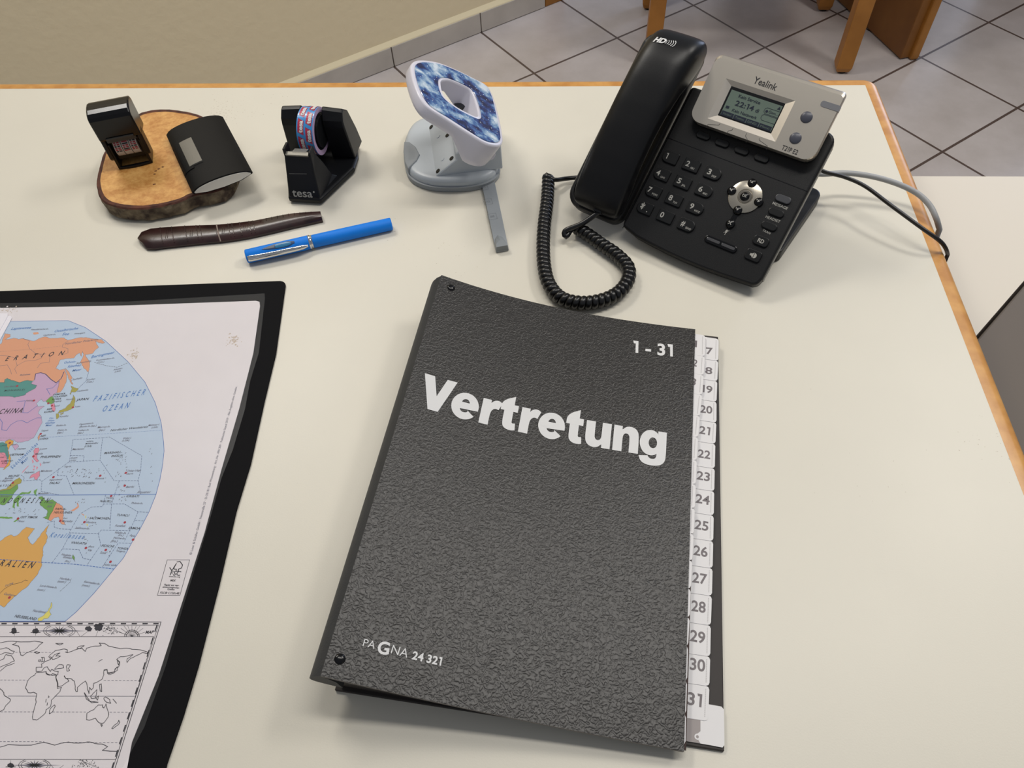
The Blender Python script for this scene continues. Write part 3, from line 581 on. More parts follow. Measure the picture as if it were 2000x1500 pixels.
for y0, dx in ((206, 0), (1475, -235)):
    xs = [(140, 28), (340, 30)]
    for x, r in xs: blob(x+dx, y0, r, 26); ln(D((x+dx-45, y0+15), (x+dx+45, y0+15)), 'ink', .0004); ln(D((x+dx, 160 if dx == 0 else 1430), (x+dx, y0+45)), 'ink', .0002)
    for k in range(16):
        a = 2*PI*k/16; r = (250 if k % 4 == 0 else 110); cx = 565+dx
        ex, ey = cx+r*math.cos(a), y0+r*math.sin(a)*.42; ey = min(max(ey, y0-50), y0+50)
        mp.flat([tuple(q) for q in D((cx+9*math.cos(a+1.57), y0+9*math.sin(a+1.57)), (ex, ey), (cx-9*math.cos(a+1.57), y0-9*math.sin(a+1.57)))], L3, PM, MAT['ink' if k % 2 else 'grey_ink'])
    for sx in (-1, 1):
        for r in (128, 150): ln(D(*[(565+dx+sx*r*math.cos(t), y0+r*.42*math.sin(t)) for t in np.linspace(-.9, .9, 9)]), 'ink', .0003)
    for _ in range(60): blob(1050+dx+rng.gauss(0, 45), y0-10+rng.gauss(0, 22), 4, 4, 6)
    if dx == 0:
        blob(842, 185, 30, 24); blob(935, 172, 42, 34, 18, .25)
        for r in (55, 70): ln(D(*[(1250+r*math.cos(t), 258+r*.85*math.sin(t)) for t in np.linspace(-PI, 0, 13)]), 'ink', .0004)
        for t in np.linspace(-PI*.9, -PI*.1, 9): ln(D((1250, 258), (1250+130*math.cos(t), 258+max(-100, 130*math.sin(t)))), 'ink', .0002)
        tx('MAP', D((1375, 232), (1450, 230)), 'ink', .03)
    for (a, b) in (((760, 258), (720, 200)), ((770, 258), (840, 205)), ((1000, 160), (1190, 240)), ((910, 258), (930, 200))): ln(D((a[0]+dx, a[1]-206+y0), (b[0]+dx, b[1]-206+y0)), 'ink', .0002)
dsh = (.0014, .0012)
for y, x0, x1, dd_ in ((407, 150, 500, dsh), (670, -100, 262, dsh), (675, 985, 1335, dsh), (822, 80, 350, None), (823, 520, 1280, None), (970, -100, 320, dsh), (972, 500, 830, dsh), (974, 1040, 1240, dsh), (1252, -300, 420, dsh), (1260, 600, 1150, dsh)):
    ln(D((x0, y), (x1, y+1)), 'grey_ink', .00028, dd_)
COAST = [
 [(330,625),(350,600),(375,598),(440,590),(440,610),(470,625),(500,610),(540,625),(530,640),(545,700),(545,750),(585,740),(570,780),(520,830),(490,860),(480,920),(440,950),(430,985),(390,1020),(350,1048),(315,1045),(315,990),(345,880),(345,830),(350,800),(320,785),(270,790),(245,745),(265,680),(300,640),(330,625)],
 [(345,590),(345,550),(400,550),(395,520),(430,495),(480,475),(465,450),(480,430),(530,390),(600,378),(640,385),(640,410),(620,405),(640,412),(680,400),(740,378),(800,345),(760,350),(730,370),(780,372),(810,400),(820,370),(900,350),(960,345),(940,320),(990,325),(1030,350),(1100,365),(1140,375),(1200,370),(1250,380),(1330,385),(1395,405),(1400,425),(1350,410),(1290,440),(1240,465),(1205,505),(1205,470),(1260,430),(1200,445),(1140,450),(1105,475),(1135,500),(1125,545),(1090,565),(1080,595),(1040,600)],
 [(350,590),(400,585),(420,555),(450,545),(480,590),(490,570),(520,585),(555,590),(550,620),(520,625),(470,620),(435,600)],
 [(520,565),(560,525),(600,530),(605,555),(560,560),(520,570)],[(640,525),(670,530),(650,560),(660,580),(635,585),(630,545),(640,525)],
 [(530,630),(545,680),(552,735),(590,725),(655,680),(640,660),(615,640),(610,630),(625,655),(680,660),(705,680),(715,730),(720,775),(735,780),(735,740),(810,680),(825,710),(830,760),(845,800),(850,740),(865,765),(885,745),(890,700),(930,685),(970,660),(985,620),(985,580),(1010,570),(1020,605),(1040,600)],
 [(985,575),(1015,570),(1020,610),(1035,610)],[(1030,620),(1060,600),(1085,590),(1100,560),(1120,545),(1110,580),(1080,605),(1040,620)],[(1115,500),(1125,530),(1130,500),(1115,480),(1115,500)],
 [(480,475),(520,430),(570,415),(530,445),(575,445),(540,465),(500,475),(480,450)],[(395,455),(420,455),(425,490),(395,500),(405,475),(395,455)],[(370,480),(390,478),(385,495),(370,495),(370,480)],
 [(0,320),(80,305),(165,308),(150,325),(120,335),(180,350),(190,400),(200,435),(220,440),(250,415),(330,385),(375,340),(410,315),(330,303),(230,310),(165,308)],
 [(0,380),(60,365),(100,385),(140,400),(120,425),(50,410),(0,430)],[(0,490),(40,470),(60,430),(110,440),(140,490),(90,515),(0,550)],[(0,590),(60,540),(120,520),(140,510)],[(325,408),(350,402),(380,410),(355,420),(325,408)],[(530,325),(600,325),(570,340),(530,325)],
 [(0,750),(40,790),(50,820),(100,850),(100,870),(60,910),(40,950),(0,970)],[(470,990),(480,940),(520,905),(525,920),(500,970),(470,990)],[(800,790),(830,840),(850,870),(930,880),(870,885),(820,850),(800,790)],[(860,820),(880,800),(920,760),(905,840),(870,845),(860,820)],
 [(985,840),(1000,830),(1040,855),(1050,890),(1010,880),(985,850),(985,840)],[(945,710),(960,705),(965,780),(950,775),(945,710)],[(935,820),(925,860),(910,840),(935,820)],
 [(822,1045),(825,985),(890,950),(935,905),(975,905),(970,925),(985,935),(1005,895),(1030,980),(1025,1020),(985,1075),(940,1075),(905,1030),(850,1050),(822,1045)],
 [(955,1090),(972,1095),(965,1110),(955,1090)],[(1060,1125),(1110,1080),(1125,1050),(1135,1070),(1110,1100),(1070,1130),(1060,1125)],
 [(-300,1330),(0,1305),(80,1280),(300,1285),(420,1258),(520,1285),(650,1255),(700,1265),(800,1262),(850,1255),(900,1270),(970,1275),(1020,1300),(970,1335),(1110,1343)],
 [(1070,850),(1105,890)],[(935,495),(970,475)],[(460,820),(468,830),(458,838)],[(440,850),(436,880)],[(452,885),(448,910)]]
for c_ in COAST:
    if len(c_) > 4:
        P = []
        for a, b in zip(c_[:-1], c_[1:]):
            P.append(a); m_ = ((a[0]+b[0])/2+rng.uniform(-4, 4), (a[1]+b[1])/2+rng.uniform(-4, 4)); P.append(m_)
        P.append(c_[-1])
    else: P = c_
    ln(D(*P), 'ink', .00038)
mp.build('map_sheet', ML, pad)
film = bpy.data.materials.new('clear_film'); film.use_nodes = True; nt = film.node_tree; nt.nodes.clear()
out = nt.nodes.new('ShaderNodeOutputMaterial'); mx = nt.nodes.new('ShaderNodeMixShader'); tr = nt.nodes.new('ShaderNodeBsdfTransparent')
b = nt.nodes.new('ShaderNodeBsdfPrincipled'); b.inputs['Base Color'].default_value = (.5, .5, .5, 1); b.inputs['Roughness'].default_value = .22
mx.inputs[0].default_value = .07; nt.links.new(tr.outputs[0], mx.inputs[1]); nt.links.new(b.outputs[0], mx.inputs[2]); nt.links.new(mx.outputs[0], out.inputs[0])
FILM = [(-400, 588), (0, 593), (250, 590), (517, 574), (518, 583), (506, 690), (489, 745), (479, 800), (455, 880), (433, 935), (412, 1010), (388, 1090), (357, 1190), (325, 1300), (283, 1420), (240, 1500), (210, 1580), (-500, 1580)]
MB().flat([tuple(pp(q)) for q in FILM[1:-2]]+[tuple(PF.w(a, b)[:2]) for a, b in ((-.026, -.456), (-.585, -.456), (-.585, -.014))], .0007, PM).build('clear_cover', film, pad)

paper_w = pbr('white_paper', 'e6e3ea', .6)
for i, (P, zz) in enumerate(((((-300, 608), (22, 617), (23, 621), (-20, 700), (-300, 730)), .0034), (((-300, 605), (15, 612), (15, 617), (-25, 690), (-300, 720)), .0039))):
    o = MB().prism([tuple(WORLD.px(*q, zz)) for q in P], zz-.0004, zz).build('paper_sheet', paper_w)
    tag(o, ['lower white paper sheet on the left edge of the map, its edge showing', 'upper white paper sheet lying on the left edge of the map'][i], 'paper', 'white sheets on the desk pad')

# ------------------------------------------------------------------ sorter folder
cov = [T(862, 537, .0485), T(1358, 643, .0118), T(626, 1320, .0453), T(1336, 1468, .0101)]   # tl tr bl br
class Cover:
    W = .2262; H = .336
    def w(s, a, b, n=0.):
        u = a/s.W; v = 1-b/s.H
        p = (cov[0]*(1-u)+cov[1]*u)*(1-v)+(cov[2]*(1-u)+cov[3]*u)*v
        sag = (.010*(1-v)+.006*v)*4*u*(1-u)*(1.15-.3*u) if 0 <= u <= 1 else 0
        return p-np.array([0, 0, sag])+np.array([.12, 0, .99])*n
    def px(s, u, v, n=0.):
        x = np.array([s.W/2, s.H/2])
        def pr(q):
            d = s.w(q[0], q[1], n)-CAM; zz = d@FW; return np.array([1000+F_PX*(d@RT)/zz, 750-F_PX*(d@UP)/zz])
        for _ in range(12):
            f0 = pr(x); J = np.array([(pr(x+e)-f0)/1e-5 for e in (np.array([1e-5, 0]), np.array([0, 1e-5]))]).T
            x = x-np.linalg.solve(J, f0-np.array([u, v]))
        return x
CV = Cover()
def board_material():
    m = pbr('leather_board', '292725', .36, spec=.5); nt = m.node_tree; b = nt.nodes['Principled BSDF']; tc = nt.nodes.new('ShaderNodeTexCoord')
    n = nt.nodes.new('ShaderNodeTexNoise'); n.noise_type = 'RIDGED_MULTIFRACTAL'; n.inputs['Scale'].default_value = 390; n.inputs['Detail'].default_value = 2.5; n.inputs['Distortion'].default_value = .6
    n.inputs['Offset'].default_value = .8; n.inputs['Gain'].default_value = 1.2
    bp = nt.nodes.new('ShaderNodeBump'); bp.invert = True; bp.inputs['Strength'].default_value = .75; bp.inputs['Distance'].default_value = .00026
    nt.links.new(tc.outputs['Object'], n.inputs['Vector']); nt.links.new(n.outputs['Fac'], bp.inputs['Height']); nt.links.new(bp.outputs['Normal'], b.inputs['Normal'])
    return m
board = board_material(); spine_m = pbr('spine_cloth', '333435', .6, bump=.5, bscale=700, var=.15, vscale=60); dark_board = pbr('dark_board', '2b2522', .6); dark_edge = pbr('dark_brown_edge', '3a2722', .7)
fo = thing('sorter_folder', 'thick black leather-grained folder lettered Vertretung with white numbered tabs', 'folder', (0, .28, 0))
NU, NV = 24, 10
top = [[CV.w(CV.W*i/NU, CV.H*j/NV, 0) for i in range(NU+1)] for j in range(NV+1)]
bot = [[CV.w(CV.W*i/NU, CV.H*j/NV, -.0022) for i in range(NU+1)] for j in range(NV+1)]
V = [p for r_ in top for p in r_]+[p for r_ in bot for p in r_]; Fc = []; S = NU+1; O = (NU+1)*(NV+1)
for j in range(NV):
    for i in range(NU):
        q = j*S+i; Fc.append((q, q+1, q+S+1, q+S)); Fc.append((O+q, O+q+S, O+q+S+1, O+q+1))
for i in range(NU): Fc += [(i, O+i, O+i+1, i+1), (NV*S+i, NV*S+i+1, O+NV*S+i+1, O+NV*S+i)]
for j in range(NV): Fc += [(j*S, (j+1)*S, O+(j+1)*S, O+j*S), (j*S+NU, O+j*S+NU, O+(j+1)*S+NU, (j+1)*S+NU)]
mb = MB().add(V, Fc); mb.mi = [0]*(2*NU*NV)+[2]*(len(Fc)-2*NU*NV)
g0, g1 = CV.px(836, 798.6), CV.px(1242, 885.4); gd = (g1-g0)/611; gq = np.array([-gd[1], gd[0]])*1.12
for ch_, x0 in zip('Vertretung', (0, 94.2, 181, 236, 297.7, 352, 433, 493, 575.7, 653)):
    V2, F2 = fill2d(GLYPH[ch_], 1.6); mb.add([CV.w(*(g0+gd*(x0-33+x)+gq*y), .0003) for x, y in V2], F2, 1)
mb.text('1 - 31', CV, CV.px(1236, 688), CV.px(1314, 696), .0003, 1, bold=.03, res=4, cap=.0125)
mb.text('PA', CV, CV.px(708, 1262), CV.px(731, 1268), .0003, 1, bold=-.005, res=4)
mb.text('G', CV, CV.px(736, 1276), CV.px(759, 1279), .0003, 1, bold=.03, res=4)
mb.text('NA', CV, CV.px(763, 1276), CV.px(795, 1285), .0003, 1, bold=-.005, res=4)
mb.text('24 321', CV, CV.px(804, 1287), CV.px(861, 1300), .0003, 1, bold=.03, res=4)
fc = mb.build('front_cover', [board, white_print, pbr('cut_edge', '6b6560', .6)], fo)
for i, q in enumerate(((881, 562), (664, 1287))):
    a, b_ = CV.px(*q); MB().dome(CV, a, b_, .0034, 0, .0015, 20, 0).build('rivet', black_gl, fc, smooth=50)
# back cover
btl = np.array([-.1110, .4630]); btr = T(1403, 657, .003)[:2]; bbr = T(1415, 1467, .003)[:2]; bbl = bbr+(btl-btr)*1.0; bbl = T(655, 1350, 0)[:2]; sh_ = bbl-cov[2][:2]; btl = cov[0][:2]+sh_*.9+np.array([-.002, .004])
MB().prism([tuple(bbl), tuple(bbr), tuple(btr), tuple(btl)], 0, .0026).build('back_cover', [dark_board], fo, bevel=.0006)
# spine: bulging cloth, swept along the left edge
secs = []
for v in np.linspace(0, 1, 9):
    p = CV.w(0, CV.H*(1-v)); q = btl*(1-v)+bbl*v; out_ = np.array([-.98, .16, 0])
    prof = [(.0020, -.0030), (-.0004, -.0012), (-.0045, -.0040), (-.0085, -.0085), (-.0108, -.0130), (-.0104, -.0160), (-.0080, -.0178), (-.002, -.0190), (.004, -.0195), (.010, -.0195), (.008, -.008)]
    sc_ = (p[2]-.001)/.0445
    secs.append([p+out_*(-x)+np.array([0, 0, zz*sc_]) for x, zz in prof])
MB().loft(secs).build('spine', spine_m, fo, smooth=60)
# block of divider sheets under the cover
def under(a, b, dz): 
    p = CV.w(a, b); return np.array([p[0], p[1], max(.0032, p[2]-dz)])
secs = []
for i in range(13):
    a = .003+(CV.W-.012)*i/12
    p0_, p1_ = CV.w(a, .0035), CV.w(a, CV.H-.003)
    f_ = (1-i/12)*.92; secs.append([(p0_[0]+sh_[0]*f_, p0_[1]+sh_[1]*f_, .0027), (p1_[0]+sh_[0]*f_, p1_[1]+sh_[1]*f_, .0027), (p1_[0], p1_[1], p1_[2]-.0024), (p0_[0], p0_[1], p0_[2]-.0024)])
MB().loft(secs).build('divider_block', dark_board, fo)
tab_m = pbr('white_tab', 'dedcdc', .5); tab_p = pbr('tab_number', '6b6466', .5); tab_g = pbr('grey_divider', '98908e', .55); tab_s = pbr('perforation', 'bcb9b9', .5)
def tab(name, l_top, r_top, y_top, r_bot, y_bot, l_bot, zt, num=None, tp=None, slope=.15, th=.00028):
    P = [(l_top, y_top-(r_top-l_top)*slope), (r_top, y_top), (r_bot, y_bot), (l_bot, y_bot-(r_bot-l_bot)*slope)]
    W = [WORLD.px(*q, zt) for q in P]
    def mixp(p, q, t): return p*(1-t)+q*t
    r = .0022
    d1 = W[1]-W[0]; d1 /= np.linalg.norm(d1); d2 = W[2]-W[1]; d2 /= np.linalg.norm(d2); d3 = W[3]-W[2]; d3 /= np.linalg.norm(d3)
    poly = [W[0], W[1]-d1*r, W[1]-d1*r*.3+d2*r*.3, W[1]+d2*r, W[2]-d2*r, W[2]-d2*r*.3+d3*r*.3, W[2]+d3*r, W[3]]
    TFr = Frame((0, 0, zt), (1, 0, 0), (0, 1, 0))
    mb = MB().prism([tuple(q) for q in poly], -th, 0, TFr)
    # perforated strip near the outer edge
    e0 = W[1]-d1*.0022+d2*.002; e1 = W[2]-d1*.0022-d2*.002
    mb.line([e0, e1], .0006, .00003, TFr, 2, (.0005, .0006))
    if num: mb.text(num, TFr, WORLD.px(*tp[0], zt), WORLD.px(*tp[1], zt), .00005, 1, bold=.022, res=4, cap=tp[2])
    mb.build(name, [tab_m, tab_p, tab_s], fo)
rt = [(662, 1403.7), (705, 1402.8), (744.6, 1401), (784.7, 1399.5), (825.4, 1399.3), (867, 1397.2), (915, 1396), (959.5, 1395), (1006.8, 1394), (1057, 1393), (1110, 1391.8), (1164, 1390.5), (1221.6, 1388.4), (1282.5, 1387.2), (1340.4, 1385.6), (1408.5, 1383)]
# right column 17..31: (px of number baseline start,end)
nb = {17: ('17', 1368, 690, 1392.5, 692), 18: ('18', 1366, 728, 1391, 731), 19: ('19', 1369, 765, 1391, 768), 20: ('20', 1367, 805, 1391, 808), 21: ('21', 1365, 846, 1386, 850), 22: ('22', 1362.5, 892.5, 1387, 896.5), 23: ('23', 1360, 935.5, 1386, 940), 24: ('24', 1358, 981, 1385.5, 986), 25: ('25', 1356, 1032, 1383, 1037), 26: ('26', 1354, 1083, 1381.5, 1088), 27: ('27', 1351.5, 1136.5, 1380.5, 1141.5), 28: ('28', 1350, 1192.5, 1378, 1197), 29: ('29', 1347, 1251, 1376.5, 1257), 30: ('30', 1347, 1307, 1377, 1312), 31: ('31', 1342, 1375, 1370, 1381)}
for k in range(15):
    n_ = 17+k; y0, r0 = rt[k]; y1, r1 = rt[k+1]; zt = .0082-k*.00032
    s_, x0, yy0, x1, yy1 = nb[n_]
    tab('divider_tab', 1330, r0, y0, r1, y1, 1322, zt, s_, ((x0, yy0), (x1, yy1), .0072+k*.00005))
ib = [(655, 1377.5), (696, 1376.7), (732.6, 1374.4), (771, 1371.6), (812.5, 1367), (854, 1363.5), (899, 1361), (946, 1359), (993, 1357), (1043, 1355), (1095, 1352), (1150, 1349), (1206, 1347), (1262, 1344), (1330, 1342), (1395, 1340), (1455, 1339)]
for k in range(16):
    y0, r0 = ib[k]; y1, r1 = ib[k+1]; zt = .0105-.00008*k
    num = {0: ('1', 1352.5, 677, 1361, 678), 1: ('2', 1352, 714, 1360.5, 716), 2: ('3', 1349, 751, 1358, 753)}.get(k)
    if num: tab('divider_tab', 1310, r0, y0, r1, y1, 1305, zt, num[0], ((num[1], num[2]), (num[3], num[4]), .0072))
    else: tab('divider_tab', 1310, r0, y0, r1, y1, 1305, zt)
# dark middle divider between the two tab columns, last white sheet with a hole pattern
mb = MB().prism([tuple(WORLD.px(*q, .0085)) for q in ((1310, 660), (1359, 668), (1356, 900), (1352, 1050), (1345, 1300), (1340, 1466), (1300, 1460))], .0083, .0086)
mb.build('middle_divider', dark_edge, fo)
zt = .0034
W = lambda *P: [tuple(WORLD.px(*q, zt)) for q in P]
mb = MB().prism(W((1320, 1380), (1384, 1375.5), (1409, 1380), (1414, 1386), (1415, 1455), (1411, 1460), (1385, 1455), (1320, 1444)), zt-.0004, zt)
mb.flat(W((1320, 1372), (1368, 1380), (1368, 1428), (1358, 1436), (1368, 1452), (1320, 1444)), zt+.0001, WORLD, 1)
q = WORLD.px(1362, 1439, zt); mb.cyl(WORLD, q[0], q[1], .0018, zt, zt+.00015, 16, 0); mb.cyl(WORLD, q[0], q[1], .0009, zt, zt+.0002, 16, 1)
mb.build('last_sheet', [tab_m, tab_g], fo)

# ------------------------------------------------------------------ telephone
yw = -.6591+YAW; ta = .6191
pex = np.array([math.cos(yw), math.sin(yw), 0]); peh = np.array([-math.sin(yw), math.cos(yw), 0]); pey = peh*math.cos(ta)+np.array([0, 0, math.sin(ta)])
F = Frame(rz(np.array([.2227, .4584, .0136]), YAW), pex, pey)             # keypad face: x across, y up the face
B = Frame((F.o[0], F.o[1], 0), pex, peh)                                   # desk level under the telephone
ph = thing('desk_telephone', 'black corded desk telephone with silver display panel near the right desk edge', 'telephone', (F.w(-.1, .07)[0], F.w(-.1, .07)[1], 0))
front = [(-.1415+.1385*i/8, -.0045*math.sin(PI*i/8)+.0035-.001*i/8) for i in range(9)]
out = [(-.1415, .012)]+[(-.1405, .006)]+front[1:-1]+[(-.006, .002), (-.002, .0045), (0, .011)]+rrect(-.1415, 0, 0, .150, [.0, .0, .009, .004])[6:18]
out = [p for i, p in enumerate(out) if i == 0 or np.linalg.norm(np.array(p)-out[i-1]) > 1e-4]
bd = MB().prism(out, -.0125, 0, F).box(-.128, -.014, .03, .145, -.03, -.0124, F).build('body', black_pl, ph, bevel=.0022, seg=3)
g = MB(); g.line([(-.139, .0975), (-.001, .0955)], .0006, .00012, F).line([(-.139, .004), (-.139, .148)], .0007, .00012, F).build('seam_line', black_gl, ph)
MB().box(-.0006, .00035, .010, .140, -.0100, -.0030, F).build('painted_edge_sheen', sheen_grey, ph)  # grey strip paints the lighter reflection along the body's side rim
# stand
MB().prism(rrect(-.125, -.001, .052, .158, .009), 0, .0135, B).build('stand', black_pl, ph, bevel=.0015)
MB().box(-.11, -.025, .095, .125, .0135, .07, B).build('stand_arm', black_pl, ph, bevel=.002)
MB().cyl(B, -.017, .140, .006, .0134, .0138, 20).build('stand_hole', black_gl, ph)
# cradle tray
tr_out = rrect(-.2055, -.1437, .0045, .187, [.017, .012, .012, .014], 7)
def scalep(P, d): 
    c = np.mean(P, axis=0); return [tuple(c+(np.array(p)-c)*np.array([1-d/.031, 1-d/.091])) for p in P]
secs = [[F.w(x, y, n) for x, y in Pn] for Pn, n in ((scalep(tr_out, .002), -.0125), (tr_out, -.0095), (tr_out, .001), (scalep(tr_out, .0012), .0028), (scalep(tr_out, .0035), .0028), (scalep(tr_out, .0045), -.004), (scalep(tr_out, .012), -.006))]
MB().loft(secs).build('cradle', black_pl, ph, smooth=50)
# handset
bs = [.0065, .009, .014, .022, .035, .055, .08, .105, .13, .150, .165, .176, .182, .1855]
tops = [.010, .0165, .0215, .026, .031, .036, .0405, .0435, .0455, .0455, .042, .035, .027, .018]
lows = [.006, .002, .001, .001, .004, .012, .017, .018, .014, .004, .001, .001, .003, .009]
hws = [.0195, .0235, .0252, .026, .0258, .0252, .0248, .025, .0256, .0262, .0262, .0252, .0232, .019]
AC = -.1665; EX = 3.6
def hs_sec(b, i=None):
    t, l, h = np.interp(b, bs, tops), np.interp(b, bs, lows), np.interp(b, bs, hws); m = (t+l)/2; hh = (t-l)/2; ac = AC+.004*(b-.08)/.1
    P = []
    for k in range(28):
        a = 2*PI*k/28; c, s = math.cos(a), math.sin(a)
        P.append(F.w(ac+h*math.copysign(abs(c)**(2/EX), c), b, m+hh*math.copysign(abs(s)**(2/EX), s)))
    return P
def hs_top(a, b):
    t, l, h = np.interp(b, bs, tops), np.interp(b, bs, lows), np.interp(b, bs, hws); ac = AC+.004*(b-.08)/.1
    x = min(.97, abs((a-ac)/h)); return (t+l)/2+(t-l)/2*(1-x**EX)**(1/EX)
bb = sorted(set(bs+list(np.linspace(.02, .16, 15))))
hs = MB().loft([hs_sec(b) for b in bb]).build('handset', pbr('handset_plastic', '0f0f11', .36, spec=.3, bump=.25, bscale=1800), ph, smooth=70, sub=1)
class HSurf:
    def w(s, a, b, n): return F.w(a, b, hs_top(a, b)+n)
HS = HSurf()
q0, q1 = F.px(1275, 80, .043), F.px(1297, 85, .043)
mb = MB().text('HD', HS, q0, q1, .0004, 0, bold=.05, res=3, shear=.3, cap=.0052)
d = (q1-q0)/np.linalg.norm(q1-q0); qn = np.array([-d[1], d[0]])
for k in range(5):
    c0 = q1+d*(.0007+.0019*k)+qn*.0022; r_ = .0022+.0005*k
    mb.line([c0+d*(r_*math.cos(t)-r_*.6)+qn*r_*math.sin(t) for t in np.linspace(-.9, .9, 7)], .00055, .0004, HS, 0)
mb.build('handset_print', white_print, hs)
MB().box(-.0045, .0045, -.003, .004, 0, .006, Frame(F.w(-.165, .009, .008), pex, pey)).build('cord_socket', black_gl, hs, bevel=.0008)
# silver display panel
e = .12; gy = F.ey*math.cos(e)+F.n*math.sin(e); G = Frame(F.o+F.n*.008+F.ey*.08, F.ex, gy)
tl, tr_, br_, bl = G.px(1403, 110), G.px(1651, 189), G.px(1589, 306), G.px(1345, 226)
a0, a1 = (tl[0]+bl[0])/2, (tr_[0]+br_[0])/2; b1_ = (tl[1]+tr_[1])/2; b0_ = (G.px(1480, 280)[1]+G.px(1400, 252)[1])/2
po = rrect(a0, a1, b0_, b1_, [.010, .010, .004, .006], 6)
bez = [tuple(G.px(*q)) for q in ((1381.2, 227.7), (1511.7, 279), (1554.9, 198), (1419.9, 153))]
scr = [tuple(G.px(*q, -.003)) for q in ((1401, 225), (1505.4, 261), (1534.2, 203.8), (1429.8, 167.4))]
def sq(P):   # square up a hand-measured quadrilateral (bl, br, tr, tl)
    P = np.array(P); x0, x1 = (P[0, 0]+P[3, 0])/2, (P[1, 0]+P[2, 0])/2; y0, y1 = (P[0, 1]+P[1, 1])/2, (P[2, 1]+P[3, 1])/2
    return [(x0, y0), (x1, y0), (x1, y1), (x0, y1)]
bez, scr = sq(bez), sq(scr)
V2, F2 = fill2d([po, bez])
mb = MB().add([G.w(x, y, 0) for x, y in V2], F2)
hi = [(x, y+(.0032 if y > (b0_+b1_)/2 else 0)) for x, y in po]
mb.loft([[G.w(x, y, 0) for x, y in po], [G.w(x+(.0006 if x > (a0+a1)/2 else -.0006), y+(.0028 if y > (b0_+b1_)/2 else -.0004), -.0016) for x, y in po], [G.w(x+(.0008 if x > (a0+a1)/2 else -.0008), y+(.0045 if y > (b0_+b1_)/2 else 0), -.0045) for x, y in po], [G.w(x, y+(.004 if y > (b0_+b1_)/2 else 0), -.0105) for x, y in po]], 0, caps=False)
mb.flat([(x, y+(.004 if y > (b0_+b1_)/2 else 0)) for x, y in po][::-1], -.0105, G)
dp = mb.build('display_panel', [silver], ph)
MB().loft([[G.w(*p, 0) for p in bez], [G.w(*p, -.0029) for p in scr]], 0, caps=False).build('display_bezel', silver2, dp)
x0, x1, y0, y1 = scr[0][0], scr[1][0], scr[0][1], scr[2][1]; w_, h_ = x1-x0, y1-y0
SC = Frame(G.w(x0, y0, -.0029), G.ex, G.ey)
mb = MB().box(0, w_, 0, h_, -.001, 0, SC, 0)
mb.flat([(w_*.035, h_*.05), (w_*.98, h_*.05), (w_*.98, h_*.9), (w_*.035, h_*.9)], .0001, SC, 1)
for k in range(4): mb.flat([(w_*(.04+.235*k), h_*.05), (w_*(.265+.235*k), h_*.05), (w_*(.265+.235*k), h_*.2), (w_*(.04+.235*k), h_*.2)], .0002, SC, 2)
mb.text('Kein Service', SC, (w_*.2, h_*.73), (w_*.6, h_*.73), .0003, 2, bold=.01).text('22:14', SC, (w_*.2, h_*.47), (w_*.54, h_*.47), .0003, 2, bold=.02, cap=h_*.17).text('di', SC, (w_*.58, h_*.47), (w_*.64, h_*.47), .0003, 2, bold=.02)
mb.text('Kein Netzwerk', SC, (w_*.2, h_*.26), (w_*.66, h_*.26), .0003, 2, bold=.01)
for k, s_ in enumerate(('Verlauf', 'Telefon', 'DND', 'Menü')): mb.text(s_, SC, (w_*(.07+.235*k), h_*.09), (w_*(.23+.235*k), h_*.09), .0004, 3, cap=h_*.07)
for yy in (.52, .3): mb.line([(w_*.99, h_*yy), (w_*.75, h_*yy), (w_*.72, h_*(yy+.05)), (w_*.72, h_*(yy+.14)), (w_*.75, h_*(yy+.19)), (w_*.99, h_*(yy+.19))], .0003, .0003, SC, 2)
mb.text('Gem...', SC, (w_*.80, h_*.57), (w_*.97, h_*.57), .0003, 2); mb.cyl(SC, w_*.765, h_*.6, .0012, .0001, .0003, 12, 2)
mb.flat([(w_*.07, h_*.3), (w_*.13, h_*.3), (w_*.13, h_*.38), (w_*.07, h_*.38)], .0003, SC, 2); mb.flat([(w_*.91, h_*.76), (w_*.97, h_*.76), (w_*.94, h_*.87)], .0003, SC, 2)
mb.build('display', [lcd_frame, lcd, lcd_dark, lcd], dp)
MB().text('Yealink', G, G.px(1470, 161.5), G.px(1514.5, 177.5), .0002, 0, bold=.008, cap=.0062).build('lettering', dark_print, dp)
MB().text('T21P E2', G, G.px(1525.5, 291.5), G.px(1556, 302.5), .0002, 0, bold=.012, cap=.0042).build('lettering', dark_print, dp)
mb = MB()
for P in ([(330, 880), (350, 850), (465, 858), (480, 842)], [(543, 965), (570, 920), (610, 912), (620, 893)], [(760, 1045), (775, 1010), (755, 975), (768, 948)], [(980, 1125), (995, 1085), (905, 1022), (905, 1000)]):
    mb.line([G.px(1320+x/5.556, 90+y/5.556) for x, y in P], .0003, .0002, G, 0)
mb.build('softkey_marks', dark_print, dp)
for q in ((1575.2, 229), (1553.6, 270)):
    c = G.px(*q); MB().dome(G, c[0], c[1], .0051, 0, .0018, 24).build('round_button', btn_grey, ph, smooth=60)
c = [G.px(*q) for q in ((1608, 202), (1640, 211))]
MB().prism(rrect(c[0][0]-.002, a1+.0012, c[0][1]-.0028, c[0][1]+.0022, [.0022, .0004, .0004, .0022], 4), -.004, .0004, G).build('indicator_lamp', pbr('lamp_grey', '77787c', .3), ph)
